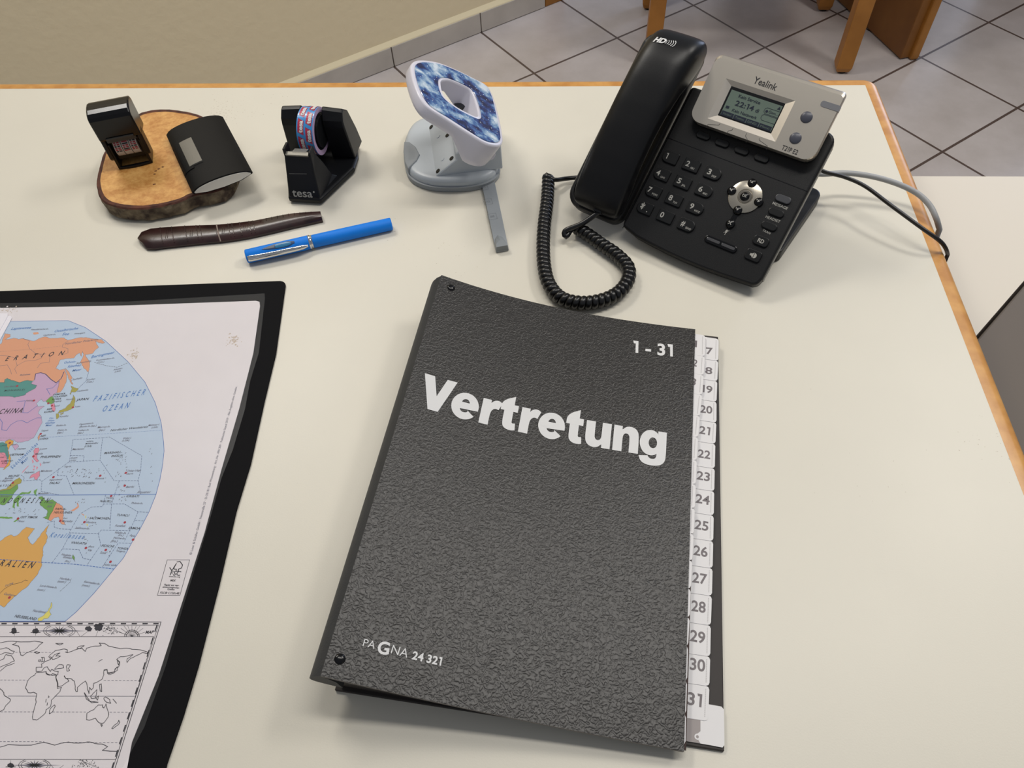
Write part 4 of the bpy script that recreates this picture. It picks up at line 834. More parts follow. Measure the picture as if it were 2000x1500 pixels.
def keyp(name, c, w_, h_, r, mat, hgt=.0019, prints=(), parent=ph, fr=F):
    mb = MB().prism(rrect(c[0]-w_/2, c[0]+w_/2, c[1]-h_/2, c[1]+h_/2, r, 5), 0, hgt, fr)
    o = mb.build(name, mat, parent, bevel=.0007, seg=2)
    if prints:
        mb = MB()
        for (s_, x, y, wd, cap, bo) in prints: mb.text(s_, fr, (c[0]+x, c[1]+y), (c[0]+x+wd, c[1]+y), hgt+.0001, 0, bold=bo, cap=cap)
        mb.build('legend', grey_print, o)
    return o
KC = lambda i, j: (-.1279+i*.0219, .0811-j*.0174)
legs = ['1', '2', '3', '4', '5', '6', '7', '8', '9', '*', '0', '#']; sub = ['', 'ABC', 'DEF', 'GHI', 'JKL', 'MNO', 'PQRS', 'TUV', 'WXYZ', '.', '', 'SEND']
for k in range(12):
    i, j = k % 3, k//3; pr = [(legs[k], -.0052 if k not in (0,) else -.0042, -.0022, .0018 if k == 0 else .0036, .0052, .02)]
    if k == 9: pr = [('*', -.0044, -.0062, .0040, .0105, .02)]
    if sub[k]: pr.append((sub[k], .0002 if k != 9 else .0032, -.0033, .0008 if sub[k] == '.' else .0014*len(sub[k]), .0019, .01) if k != 9 else ('.', .003, -.003, .001, .006, .02))
    keyp('number_key', KC(i, j), .0158, .0112, [.0052, .0012, .0012, .0052] if i == 0 else ([.0012]*4 if i == 1 else [.0012, .0052, .0052, .0012]), black_key, prints=pr)
for q in ((1373.6, 265.5), (1410.5, 280), (1448.7, 294.8), (1487.4, 309.6)): keyp('soft_key', F.px(*q), .0135, .0066, .003, black_key, .0018)
for q, h_, m_, pr in (((1529.7, 389.6), .0066, key_grey, ()), ((1516.1, 415.9), .0066, black_key, ()), ((1502.4, 442.1), .0066, black_key, ()), ((1486.3, 471.5), .0088, black_key, [('RD', -.0027, -.0018, .0056, .0037, .02)]), ((1471.4, 499.5), .0100, black_key, [])):
    o = keyp('function_key', F.px(*q), .0142, h_, .0032 if h_ < .009 else .0025, m_, prints=pr)
    if h_ == .0100:
        c = F.px(*q); mb = MB().flat([(c[0]-.003, c[1]-.001), (c[0]-.0016, c[1]-.001), (c[0]+.0002, c[1]-.0026), (c[0]+.0002, c[1]+.0026), (c[0]-.0016, c[1]+.001), (c[0]-.003, c[1]+.001)], .0020, F)
        mb.prism([(c[0]+.0007+.0024*math.cos(t), c[1]+.0024*math.sin(t)) for t in np.linspace(-1.57, 1.57, 9)], .0018, .0020, F); mb.build('legend', grey_print, o)
for s_, a_, b_ in (('MESSAGE', (1508, 398.7), (1537, 410.2)), ('HEADSET', (1494.5, 425.3), (1522.5, 435.6)), ('TRAN', (1488.5, 451), (1503.5, 458))):
    MB().text(s_, F, F.px(*a_), F.px(*b_), .0002, 0, bold=.01).build('key_caption', grey_print, ph)
mb = MB()
c = F.px(1418, 453.5); mb.prism(rrect(c[0]-.0009, c[0]+.0009, c[1]-.0008, c[1]+.0024, .0009), .0001, .0002, F); mb.line([(c[0], c[1]-.0008), (c[0], c[1]-.0026)], .0005, .0002, F).line([(c[0]-.0018, c[1]-.001), (c[0]+.002, c[1]+.0022)], .0004, .00022, F)
mb.build('microphone_symbol', grey_print, ph)
NC = F.px(1455.6, 384.8)
V_ = []; 
mb = MB()
rings = [(.0149, 0), (.0149, .0012), (.0143, .0016), (.0068, .0016), (.0062, .0010)]
mb.loft([[F.w(NC[0]+r*math.cos(2*PI*k/40), NC[1]+r*math.sin(2*PI*k/40), n) for k in range(40)] for r, n in rings]); nr = mb.build('navigation_ring', pbr('satin_metal', 'b5aea0', .25, metal=.8), ph, smooth=40)
MB().cyl(F, NC[0], NC[1], .0060, .0008, .0018, 28, 0, .0056).build('ring_centre', pbr('ring_grey', '6a665f', .3, metal=.5), nr)
def ball(q, r, glyph=None):
    c = F.px(*q); o = MB().dome(F, c[0], c[1], r, .0012, .0026, 22).build('navigation_button', black_gl, ph, smooth=60)
    if glyph is not None:
        mb = MB(); 
        if isinstance(glyph, str): mb.text(glyph, F, (c[0]-.0022, c[1]-.0012), (c[0]+.0022, c[1]-.0012), .0040, 0, bold=.01)
        elif glyph < 0: mb.line([(c[0]-.0014, c[1]-.0014), (c[0]+.0014, c[1]+.0014)], .0005, .0040, F).line([(c[0]-.0014, c[1]+.0014), (c[0]+.0014, c[1]-.0014)], .0005, .0040, F)
        else:
            a = math.radians(glyph); mb.flat([(c[0]+.0013*math.cos(a+t), c[1]+.0013*math.sin(a+t)) for t in (0, 2.1, 4.2)], .0040, F)
        mb.build('legend', grey_print, o)
ball((1469.3, 358.6), .0042, 90); ball((1429.4, 373.9), .0042, 180); ball((1481.9, 395.3), .0042, 0); ball((1441.1, 411.3), .0042, 270); ball((1426.8, 437.5), .0042, -1); ball((1455, 385), .0043, 'OK')
c0, c1 = F.px(1441.1, 411.3), F.px(1426.8, 437.5); MB().line([c0, c1], .0042, .0006, F).build('button_bridge', black_gl, ph)
c0, c1 = F.px(1377, 464), F.px(1439, 490); cc = (c0+c1)/2; VF = Frame(F.w(cc[0], cc[1]), F.ex, F.ey); L_ = np.linalg.norm(c1-c0)/2
vb = MB().prism(rrect(-L_, L_, -.0034, .0034, .0033, 6), 0, .0017, VF).build('volume_key', black_gl, ph, bevel=.0008)
MB().prism(rrect(-L_+.002, -.0008, -.0012, .0014, .0012), .0015, .0021, VF).prism(rrect(.0008, L_-.002, -.0012, .0014, .0012), .0015, .0021, VF).build('volume_bar', pbr('glossy_grey', '4a4a4c', .12), vb, bevel=.0003)
# coiled cord
cpx = [(1071, 352), (1070, 375), (1068, 400), (1063, 440), (1061, 480), (1063, 520), (1072, 555), (1095, 582), (1132, 592), (1172, 588), (1206, 573), (1226, 548), (1226, 522), (1204, 498), (1175, 478), (1150, 460), (1126, 445)]
path = [np.append(WORLD.px(*q, .0075), .0078) for q in cpx]; path[0][2] = .010
TURN, PER = 60, 16
sp = spline(path, TURN*PER); secs = []
for i in range(len(sp)):
    t = sp[min(i+1, len(sp)-1)]-sp[max(i-1, 0)]; t /= np.linalg.norm(t); x = np.cross(t, [0, 0, 1.]); x /= np.linalg.norm(x); u = np.cross(x, t)
    ph_ = 2*PI*i/PER; rad = x*math.cos(ph_)+u*math.sin(ph_); c = sp[i]+rad*.0050
    secs.append([c+rad*.0018*math.cos(a)+t*.0029*math.sin(a) for a in np.linspace(0, 2*PI, 8, endpoint=False)])
mb = MB().loft(secs)
pe = sp[-1]; jack = F.w(-.165, .007, .009)
e1_ = np.append(WORLD.px(1106, 458, .010), .010)
mb.tube(spline([pe+np.array([.003, -.001, .002]), pe+np.array([-.004, -.004, .003]), e1_+np.array([0, -.001, -.002]), e1_+np.array([-.001, .003, .002]), e1_*.5+jack*.5, jack], 30), .0026, 10)
b0 = sp[0]; mb.tube(spline([b0+np.array([-.003, -.006, -.002]), b0+np.array([-.003, .001, .004]), np.append(WORLD.px(1082, 351, .012), .012), np.append(WORLD.px(1105, 349, .007), .007), np.append(WORLD.px(1135, 347, .006), .006), np.append(WORLD.px(1180, 352, .008), .008)], 30), .0023, 10)
mb.build('coiled_cord', pbr('cord_black', '0c0c0d', .3), ph, smooth=60)

def cable(name, pts, r, mat, label, n=60):
    P = spline([np.append(WORLD.px(u, v, z), z) for u, v, z in pts]+[], n)
    tailp = P[-1]; P = np.vstack([P, [tailp+np.array([.0008, -.003, -.02]), tailp+np.array([.0005, -.006, -.06]), tailp+np.array([.001, -.008, -.12])]])
    o = MB().tube(P, r, 12).build(name, mat, None, smooth=60); return tag(o, label, 'cable')
cable('power_cable', [(1575, 318, .045), (1612, 336, .040), (1650, 346, .034), (1690, 364, .030), (1740, 401, .027), (1800, 445, .021), (1835, 470, .014), (1847, 485, .004), (1851, 497, -.010)], .0019, pbr('cable_black', '17120f', .4), 'thin black cable from the telephone hanging over the right desk edge')
cable('network_cable', [(1560, 335, .030), (1605, 340, .030), (1650, 338, .028), (1700, 344, .026), (1750, 358, .022), (1790, 377, .017), (1815, 400, .012), (1828, 425, .006), (1835, 448, -.006)], .0027, pbr('cable_grey', '9b9c9d', .45), 'thicker grey cable curving from the telephone over the right desk edge')

# ------------------------------------------------------------------ wooden slice with stamp and card case
def wood_slice_mat():
    m = pbr('cut_wood', 'd19a52', .55); nt = m.node_tree; b = nt.nodes['Principled BSDF']; tc = nt.nodes.new('ShaderNodeTexCoord')
    n = nt.nodes.new('ShaderNodeTexNoise'); n.inputs['Scale'].default_value = 70; n.inputs['Detail'].default_value = 8; n.inputs['Roughness'].default_value = .7
    w = nt.nodes.new('ShaderNodeTexWave'); w.wave_type = 'RINGS'; w.rings_direction = 'Z'; w.inputs['Scale'].default_value = 40; w.inputs['Distortion'].default_value = 9; w.inputs['Detail Scale'].default_value = 3
    r = nt.nodes.new('ShaderNodeValToRGB'); r.color_ramp.elements[0].color = lin('b87c3a'); r.color_ramp.elements[1].color = lin('dba862')
    a = nt.nodes.new('ShaderNodeMath'); a.operation = 'MULTIPLY_ADD'; a.inputs[1].default_value = .07
    nt.links.new(tc.outputs['Object'], n.inputs['Vector']); nt.links.new(tc.outputs['Object'], w.inputs['Vector'])
    nt.links.new(w.outputs['Fac'], a.inputs[0]); nt.links.new(n.outputs['Fac'], a.inputs[2]); nt.links.new(a.outputs[0], r.inputs['Fac']); nt.links.new(r.outputs['Color'], b.inputs['Base Color'])
    r.color_ramp.elements[0].position = .38; r.color_ramp.elements[1].position = .68
    return m
ZS = .018
slp = [(200, 302), (193, 328), (188, 350), (189, 368), (198, 390), (220, 402), (264, 408), (306, 404), (350, 394), (376, 382), (420, 374), (446, 360), (458, 335), (452, 300), (436, 266), (410, 235), (380, 221), (340, 214), (314, 213), (288, 216), (268, 223), (245, 240), (222, 266)]
P = spline([np.append(WORLD.px(*q, ZS), 0) for q in slp+slp[:1]], 97)[:-1, :2]; c = P.mean(axis=0)
ws = thing('wood_slice', 'round slice of tree trunk with bark edge under the stamp and card case', 'wood slice', (c[0], c[1], 0))
def ring(sc, z, j=0, dx=0): return [(c[0]+(p[0]-c[0])*(sc+rng.uniform(-j, j))+dx, c[1]+(p[1]-c[1])*(sc+rng.uniform(-j, j)), z) for p in P]
inner = ring(.945, ZS, .003)
MB().loft([ring(.9, .0005), ring(.945, .003), inner]).build('cut_wood', wood_slice_mat(), ws)
mb = MB().loft([ring(.95, .0004, .01), ring(1.0, .003, .012), ring(1.0, .008, .012), ring(1.005, .013, .01), ring(1.0, .0168, .006), ring(.985, ZS+.0002, .004), ring(.94, ZS+.0001, .003)], 0, caps=False)
mb.mi = [1 if (i//96) >= 4 else 0 for i in range(len(mb.F))]
mb.build('bark', [pbr('bark_grey', '83745c', .9, var2='3c2e24', vscale=90, bump=.8, bscale=200), pbr('bark_rim', '5f3322', .8, var2='3f2118', vscale=120)], ws)
knot_m = pbr('knot', '6a3d22', .7)
for (x, y) in ((302, 340), (304, 334), (310, 330), (301, 360), (270, 405), (318, 326)): q = WORLD.px(x, y, ZS); MB().prism([(q[0]+rng.uniform(.0008, .002)*math.cos(t), q[1]+rng.uniform(.0006, .0014)*math.sin(t)) for t in np.linspace(0, 6.28, 9)[:-1]], ZS, ZS+.0001).build('knot_mark', knot_m, ws)

SF = yawframe((-.4661, .6368, ZS+.0002), 19)
stp = thing('self_inking_stamp', 'black self-inking date stamp standing on the left side of the wood slice', 'stamp', SF.w(.017, .012))
# open base frame, slightly bowed front
mb = MB()
mb.box(0, .003, 0, .024, 0, .030, SF).box(.032, .035, 0, .024, 0, .030, SF).box(.003, .032, .021, .024, 0, .03, SF)
mb.prism([(.001, 0), (.010, -.0014), (.0175, -.0018), (.025, -.0014), (.034, 0), (.034, .002), (.001, .002)], 0, .0028, SF)
mb.build('base_frame', black_sm, stp, bevel=.0006)
hz = lambda pts, a0, a1: [[SF.w(a, y, z) for y, z in pts] for a in (a0, a1)]
hp = [(-.0025, .037), (-.0038, .060), (-.0025, .0635), (.001, .0660), (.006, .0675), (.012, .0680), (.018, .0675), (.023, .0655), (.026, .061), (.0265, .030), (.002, .033)]
MB().loft([[SF.w(-.003, y, z) for y, z in hp], [SF.w(.038, y, z) for y, z in hp]]).build('housing', black_gl, stp, bevel=.0016, seg=3)
for a in (-.003, .0335):
    MB().loft([[SF.w(a, y, z) for y, z in ((-.001, .040), (-.001, .014), (.002, .0105), (.008, .0105), (.011, .014), (.011, .04))], [SF.w(a+.0045, y, z) for y, z in ((-.001, .040), (-.001, .014), (.002, .0105), (.008, .0105), (.011, .014), (.011, .04))]]).build('side_leg', black_sm, stp, bevel=.001)
MB().box(.004, .031, -.0042, -.0026, .0375, .0395, SF).box(.003, .032, -.001, .002, .0325, .038, SF).build('window_frame', pbr('stamp_frame', '2a2a29', .4), stp, bevel=.0004)
wheel = pbr('date_band', 'bdb8b2', .6); redp = pbr('red_print', 'a03038', .6)
for k in range(3):
    a0, a1 = .0058+k*.0080, .0130+k*.0080; mb = MB(); n = 22
    cy, cz, r = .0135, .0220, .0125
    mb.loft([[SF.w(a, cy+r*math.cos(2*PI*i/n), cz+r*math.sin(2*PI*i/n)) for i in range(n)] for a in (a0, a1)])
    for i in range(10):
        t = PI*.60+i*.15; rr = r+.0002
        for (u0, u1) in ((.12, .4), (.52, .88)) if k != 1 or i in (2, 3, 6, 7) else ((.1, .9),):
            mb.add([SF.w(a0+(a1-a0)*u, cy+rr*math.cos(tt), cz+rr*math.sin(tt)) for u, tt in ((u0, t), (u1, t), (u1, t+.1), (u0, t+.1))], [(0, 1, 2, 3)], 1 if (i+k) % 3 else 2)
    mb.build('date_wheel', [wheel, redp, dark_print], stp)
MB().box(.0035, .0315, .006, .018, .008, .030, SF).build('wheel_carrier', black_sm, stp)

# card case: convex lid, flap with a metal clasp, bright metal end
c0, c1, c2, c3 = [np.array(WORLD.px(*q, .024)) for q in ((376, 380), (490, 340), (438, 229), (328, 264))]
ex_ = (c1-c0)+(c2-c3); ex_ /= np.linalg.norm(ex_); W0 = (np.linalg.norm(c1-c0)+np.linalg.norm(c2-c3))/2; H0 = (np.linalg.norm(c3-c0)+np.linalg.norm(c2-c1))/2
cen = (c0+c1+c2+c3)/4; CF = Frame((cen[0], cen[1], ZS+.0004), (ex_[0], ex_[1], 0), (-ex_[1], ex_[0], 0))
cc = thing('card_case', 'black leather business card case with grey metal clasp leaning over the wood slice', 'card case', CF.o)
def lens(sx, th, z0, sg=1):
    up_ = [(sx*math.cos(t), z0+th*math.sin(t)**.85) for t in np.linspace(.0, PI, 15)[1:-1]]
    return [(sx, z0), (sx+.0006, z0+.0012)]+up_+[(-sx-.0006, z0+.0012), (-sx, z0), (-sx*.6, z0-.0036*th/.009), (0, z0-.0048*th/.009), (sx*.6, z0-.0036*th/.009)]
leath = pbr('black_leather', '0c0c0d', .6, spec=.2, bump=.3, bscale=1300)
for (P_, y0, y1, m_, nm) in ((lens(W0/2, .0088, .0052), -H0/2+.001, H0/2, leath, 'case'), (lens(W0/2-.0022, .0068, .0056), -H0/2, -H0/2+.0009, pbr('satin_steel', 'dcd9d2', .35, metal=.3), 'metal_end')):
    MB().loft([[CF.w(x, y, z) for x, z in P_] for y in (y1, y0)]).build(nm, m_, cc, smooth=35)
def czf(x): 
    t = math.acos(max(-1, min(1, x/(W0/2)))); return .0052+.0088*math.sin(t)**.85
q = [CF.px(*p, .0125) for p in ((349, 282), (374, 271), (397, 316), (372, 327))]
xs0, xs1 = (q[0][0]+q[3][0])/2, (q[1][0]+q[2][0])/2; ys0, ys1 = (q[2][1]+q[3][1])/2, (q[0][1]+q[1][1])/2
secs = []
for (dx, ya, yb2, dz, m_, nm) in ((.0, ys0, ys1, .0018, pbr('clasp_metal', '76736b', .5, metal=.3), 'clasp'),):
    xs = np.linspace(xs0, xs1, 7); V = [CF.w(x, y, czf(x)+d_) for y in (ya, yb2) for d_ in (-.001, dz) for x in xs]
    secs = [[CF.w(x, y, czf(x)+d_) for x, d_ in [(x, dz) for x in xs]+[(x, -.001) for x in xs[::-1]]] for y in (ya, yb2)]
    MB().loft(secs).build(nm, m_, cc, bevel=.0004)
xs = np.linspace(-W0/2-.0008, xs0+.004, 8)
MB().loft([[CF.w(x, y, d_) for x, d_ in [(x, czf(x)+.0010) for x in xs]+[(x, czf(x)-.001) for x in xs[::-1]]] for y in (ys0-.004, ys1+.005)]).build('flap', leath, cc, bevel=.0004)

# ------------------------------------------------------------------ tape dispenser and roll
TD = yawframe((-.2625, .6045, 0), -5)
td = thing('tape_dispenser', 'black tape dispenser lettered in white at its front, beside the hole punch', 'tape dispenser', TD.w(0, .05))
td_m = pbr('dispenser_black', '101114', .38, spec=.3, bump=.15, bscale=1500)
mb = MB()
ol = [(-.0175, 0), (.0170, 0), (.0385, .054), (.0375, .074), (.030, .098), (-.030, .098), (-.036, .074), (-.033, .045)]
oli = [(x*.93, .003+y*.94) for x, y in ol]
mb.loft([[TD.w(x, y, 0) for x, y in oli], [TD.w(x, y, .003) for x, y in ol], [TD.w(x, y, .0065) for x, y in ol], [TD.w(x*.96, .0015+y*.965, .0085) for x, y in ol]])
# front tower
mb.loft([[TD.w(x, y, z) for x, y in P_] for z, P_ in ((.003, [(-.0176, .0002), (.0168, .0002), (.030, .044), (-.025, .046)]), (.012, [(-.0172, .0030), (.0158, .0030), (.0205, .036), (-.0210, .040)]), (.030, [(-.0165, .0098), (.0135, .0098), (.0165, .032), (-.0172, .032)]), (.0485, [(-.0158, .0168), (.0118, .0168), (.0120, .0255), (-.0158, .0255)]))])
for s in (-1, 1):
    pr_ = [(.0675, .009), (.0650, .048), (.0655, .0555), (.0705, .0645), (.0750, .066), (.085, .056), (.093, .03), (.097, .009)]
    mb.loft([[TD.w(s*x0*(1 if z > .03 else 1), y, z) for y, z in pr_] for x0 in (.0108,)]+[[TD.w(s*(.0325+(.066-z)*.07), y, z-(.002 if z > .06 else 0)) for y, z in pr_]])
mb.box(-.0109, .0109, .088, .0965, .01, .035, TD)
tdb = mb.build('body', td_m, td, bevel=.0014, seg=2)
MB().box(-.0162, -.0134, .0172, .029, .046, .0548, TD).build('cutter_guard', td_m, td, bevel=.0007)
MB().box(.0098, .0122, .0172, .029, .046, .0520, TD).build('cutter_guard', td_m, td, bevel=.0007)
MB().loft([[TD.w(x, y, z) for y, z in ((.0160, .0478), (.0152, .0500), (.0195, .0507), (.0195, .0490))] for x in (-.0134, .0098)]).build('cutter_blade', steel, td)
TFf = Frame(TD.w(0, .0030, .012), TD.ex, TD.w(0, .0098, .030)-TD.w(0, .0030, .012))
t0_, t1_ = TFf.px(572, 383.5), TFf.px(611, 385.5)
MB().text('tesa', TFf, t0_, t1_, .0003, 0, bold=.012, cap=.0088).cyl(TFf, t1_[0]+.0018, t1_[1]+.0058, .0009, .0001, .0004, 12).build('lettering', grey_print, td)
t0_, t1_ = TFf.px(565, 339), TFf.px(599, 339.5); MB().line([t0_, t1_], .00025, .0003, TFf).build('score_line', grey_print, td)
rc = TD.w(0, .0625, .0448); RR, RW = .0238, .0085
tp = thing('tape_roll', 'blue and red printed roll of clear sticky tape sitting in the black dispenser', 'tape roll', rc-np.array([0, 0, RR]))
RF = Frame(rc, TD.ey, (0, 0, 1))      # x: back, y: up, n = across
blue = pbr('tape_blue', '3b8fd0', .3, coat=.3); tred = pbr('tape_red', 'b3304a', .35); tside = pbr('tape_side', 'b79fc0', .4); tdark = pbr('roll_core', '14141a', .3)
n = 64; mb = MB()
ringp = lambda r, z: [RF.w(r*math.cos(2*PI*i/n), r*math.sin(2*PI*i/n), z) for i in range(n)]
mb.loft([ringp(RR-.005, -RW), ringp(RR, -RW), ringp(RR, RW), ringp(RR-.005, RW)], 0, caps=False); k = len(mb.F)
mb.loft([ringp(RR-.005, RW), ringp(RR-.005, -RW)], 1, caps=False)
mb.mi = [1 if (i//n) in (0, 2) else 0 for i in range(k)]+[1]*n
class Cyl:
    def w(s, a, b, nn=0):                      # a across the roll, b along its circumference
        t = b/RR; r = RR+nn; return RF.w(r*math.cos(t), r*math.sin(t), a*(1 if RF.n@TD.ex > 0 else -1))
CY = Cyl()
cw = [(-.0041, 0), (.0041, .0075)]
for k in range(-1, 8):
    for (a_, off) in cw:
        b_ = PI*RR*.42+k*.0178+off*1.18
        for j in range(5):
            y0_, y1_ = b_+.0140*j/5, b_+.0140*(j+1)/5
            mb.add([CY.w(a_-.0031, y0_-.0015, .00015), CY.w(a_+.0031, y0_+.0015, .00015), CY.w(a_+.0031, y1_+.0015, .00015), CY.w(a_-.0031, y1_-.0015, .00015)], [(0, 1, 2, 3)], 2)
        mb.text('tesa', CY, (a_+.0022, b_+.0132), (a_+.0022, b_+.0012), .0004, 3, bold=.04, cap=-.0044)
mb.line([(-.0001, PI*RR*.3), (-.0001, PI*RR*1.2)], .0004, .0002, CY, 3)
mb.build('printed_tape', [blue, tside, tred, white_print], tp)
MB().loft([ringp(RR-.0075, -RW*.95), ringp(RR-.0052, -RW*.95), ringp(RR-.0052, RW*.95), ringp(RR-.0075, RW*.95), ringp(RR-.0075, -RW*.95)], 0, caps=False).build('core', tdark, tp)
clear = bpy.data.materials.new('clear_tape'); clear.use_nodes = True; nt = clear.node_tree; nt.nodes.clear()
out_ = nt.nodes.new('ShaderNodeOutputMaterial'); mx = nt.nodes.new('ShaderNodeMixShader'); tr0 = nt.nodes.new('ShaderNodeBsdfTransparent'); b = nt.nodes.new('ShaderNodeBsdfPrincipled')
b.inputs['Base Color'].default_value = (.4, .39, .36, 1); b.inputs['Roughness'].default_value = .25; mx.inputs[0].default_value = .4
nt.links.new(tr0.outputs[0], mx.inputs[1]); nt.links.new(b.outputs[0], mx.inputs[2]); nt.links.new(mx.outputs[0], out_.inputs[0])
MB().loft([[TD.w(x, y, z) for x in (-.0072, .0072)] for y, z in ((.0425, .0325), (.0340, .0410), (.0262, .0495), (.0185, .0512))], 0, caps=False, closed=False).build('tape_end', clear, tp)
MB().cyl(RF, 0, 0, RR-.0076, -.0104, .0104, 28).build('roll_hub', td_m, td)

# ------------------------------------------------------------------ hole punch
Hb = np.array([-.0654, .666, 0]); hw_ = np.array([-.2, .98, 0]); hw_ /= np.linalg.norm(hw_)
PB = Frame(Hb, (hw_[1], -hw_[0], 0), hw_)
hpun = thing('hole_punch', 'white and grey hole punch with galaxy-patterned handle raised, ruler pulled out', 'hole punch', PB.w(-.05, 0))
pb_l = pbr('punch_light_grey', 'b5bcc2', .35, bump=.1, bscale=1500); pb_d = pbr('punch_dark_grey', '8d9296', .5); pb_w = pbr('punch_white', 'd6d4df', .3)
bp_ = [(789, 300), (791, 325), (798, 348), (815, 362), (845, 371), (880, 373), (920, 371), (950, 364), (970, 352), (977, 335), (976, 300), (968, 262), (945, 238), (900, 232), (855, 236), (815, 248), (796, 270)]
bs_ = spline([np.append(PB.px(*q, .002), 0) for q in bp_+bp_[:1]], 73)[:-1, :2]; bc = bs_.mean(axis=0)
rg = lambda s, z: [PB.w(*(bc+(p-bc)*s), z) for p in bs_]
MB().loft([rg(.985, 0), rg(1, .001), rg(1, .0058), rg(.985, .0062)]).build('base_tray', pb_d, hpun, smooth=40)
MB().loft([rg(.965, .0060), rg(.965, .0095), rg(.945, .0120), rg(.90, .0132), rg(.84, .0135)]).build('base_cover', pb_l, hpun, smooth=50)
zl = .0135
lt = [PB.px(*q, zl) for q in ((789.5, 278), (800, 279), (812, 288), (820, 303), (814, 315), (797, 331), (791, 318), (788, 298))]
o = MB().prism([tuple(p) for p in lt], .006, .0150, PB); 
mbp = o
for k in range(4): 
    p0_, p1_ = PB.px(798+k*3.3, 286+k*2.5, .015), PB.px(799+k*3.3, 312-k*1, .015); mbp.line([p0_, p1_], .0006, .0153, PB, 0)
mbp.build('latch', pb_d, hpun, bevel=.0012)
# wedge shaped body
xl = (PB.px(852, 346, .0135)[0]+PB.px(834, 247, .0135)[0])/2; yf = PB.px(852, 346, .0135)[1]; ybk = PB.px(834, 247, .0135)[1]
wp = [(xl, .0125), (xl+.004, .0160), (xl+.014, .0225), (xl+.024, .0290), (-.046, .0355), (-.036, .0415), (-.024, .0465), (-.010, .0480), (-.001, .0455), (.001, .042), (.001, .0125)]
MB().loft([[PB.w(x, y+(.006*(z-.0125)/.04 if y < 0 else -.006*(z-.0125)/.04), z) for x, z in wp] for y in (yf+.001, ybk)]).build('body', pb_l, hpun, bevel=.0012, seg=2, smooth=40)
def slope_z(x): return float(np.interp(x, [p[0] for p in wp[:8]], [p[1] for p in wp[:8]]))
for (X, Y, m_) in ((294, 565, 0), (407, 623, 0), (436, 784, 0), (341, 872, 0), (372, 790, 1), (343, 630, 1)):
    u, v = 760+X/3.571, 90+Y/3.571; zz = .02
    for _ in range(6): q = PB.px(u, v, zz); zz = slope_z(q[0])
    x_, z_ = q[0], zz; dx = .001; tdir = np.array([1, 0, (slope_z(x_+dx)-slope_z(x_-dx))/(2*dx)]); ts = PB.ex*tdir[0]+PB.n*tdir[2]
    SFr = Frame(PB.w(x_, q[1], z_), ts, PB.ey)
    MB().cyl(SFr, 0, 0, .0026 if m_ == 0 else .0022, -.0006, .0005, 16).build('dimple' if m_ else 'screw_hole', pb_l if m_ else black_sm, hpun)
for (X, Y) in ((510, 415),):
    q = PB.px(760+X/3.571, 90+Y/3.571, .060); MB().cyl(PB, q[0], q[1], .0085, .044, .064, 18).build('spring_post', pbr('dark_steel', '45464a', .3, metal=.8), hpun, smooth=40)
# lever
Hc = np.array([-.0654, .666, .060]); e2 = np.array([-.0696, -.0142, .055]); LF = Frame(Hc, hw_, e2)
zz_ = lambda P: [LF.px(760+x/3.571, 90+y/3.571) for x, y in P]
lo = zz_([(205, 93), (265, 96), (350, 112), (470, 160), (600, 225), (680, 270), (715, 320), (745, 400), (780, 540), (797, 650), (790, 680), (760, 696), (680, 680), (560, 610), (420, 520), (280, 430), (215, 350), (170, 240), (152, 150), (165, 108)])
lh = zz_([(375, 240), (430, 243), (540, 290), (575, 320), (600, 380), (622, 470), (612, 490), (585, 485), (480, 430), (400, 370), (372, 320), (362, 260)])
ctr = zz_([(490, 365)])[0]
def polar(P):
    S_ = spline([np.append(p, 0) for p in P+P[:1]], 400)[:-1, :2]-ctr; an = np.arctan2(S_[:, 1], S_[:, 0]); r = np.linalg.norm(S_, axis=1); o_ = np.argsort(an); an, r = an[o_], r[o_]
    th = np.linspace(-PI, PI, 96, endpoint=False); return th, np.interp(th, np.r_[an-2*PI, an, an+2*PI], np.r_[r, r, r])
th, ro_ = polar(lo); _, rh = polar(lh)
def lr(r, n, deep=0): 
    out = []
    for t, rr in zip(th, r):
        a, b_ = ctr[0]+rr*math.cos(t), ctr[1]+rr*math.sin(t); nn = n
        if deep: nn -= deep*max(0, min(1, (.052-b_)/.022))
        out.append(LF.w(a, b_, nn))
    return out
R0 = [lr(ro_-.002, -.013, .016), lr(ro_-.0006, -.011, .016), lr(ro_, -.009, .014), lr(ro_, -.0022), lr(ro_-.0006, -.0006), lr(ro_-.002, 0), lr(ro_-.0042, -.0002), lr(rh+.0032, -.0002), lr(rh+.0010, .0004), lr(rh+.0002, -.0004), lr(rh, -.002), lr(rh, -.013, .012), lr(ro_-.002, -.013, .016)]
lev = MB().loft(R0, 0, caps=False).build('lever', pb_w, hpun, smooth=50)
gal = bpy.data.materials.new('galaxy_film'); gal.use_nodes = True; nt = gal.node_tree; b = nt.nodes['Principled BSDF']; b.inputs['Roughness'].default_value = .2; b.inputs['Coat Weight'].default_value = .3
tc = nt.nodes.new('ShaderNodeTexCoord'); n1 = nt.nodes.new('ShaderNodeTexNoise'); n1.inputs['Scale'].default_value = 42; n1.inputs['Detail'].default_value = 6; n1.inputs['Roughness'].default_value = .6; n1.inputs['Distortion'].default_value = .15
r1 = nt.nodes.new('ShaderNodeValToRGB'); E_ = r1.color_ramp.elements; E_[0].position = .40; E_[0].color = lin('1c2148'); E_[1].position = .64; E_[1].color = lin('d4dfe8')
for p_, c_ in ((.45, '2b3f7c'), (.50, '4a70a4'), (.56, '8fabc6')): el = E_.new(p_); el.color = lin(c_)
vo = nt.nodes.new('ShaderNodeTexVoronoi'); vo.inputs['Scale'].default_value = 260; st = nt.nodes.new('ShaderNodeMath'); st.operation = 'LESS_THAN'; st.inputs[1].default_value = .12
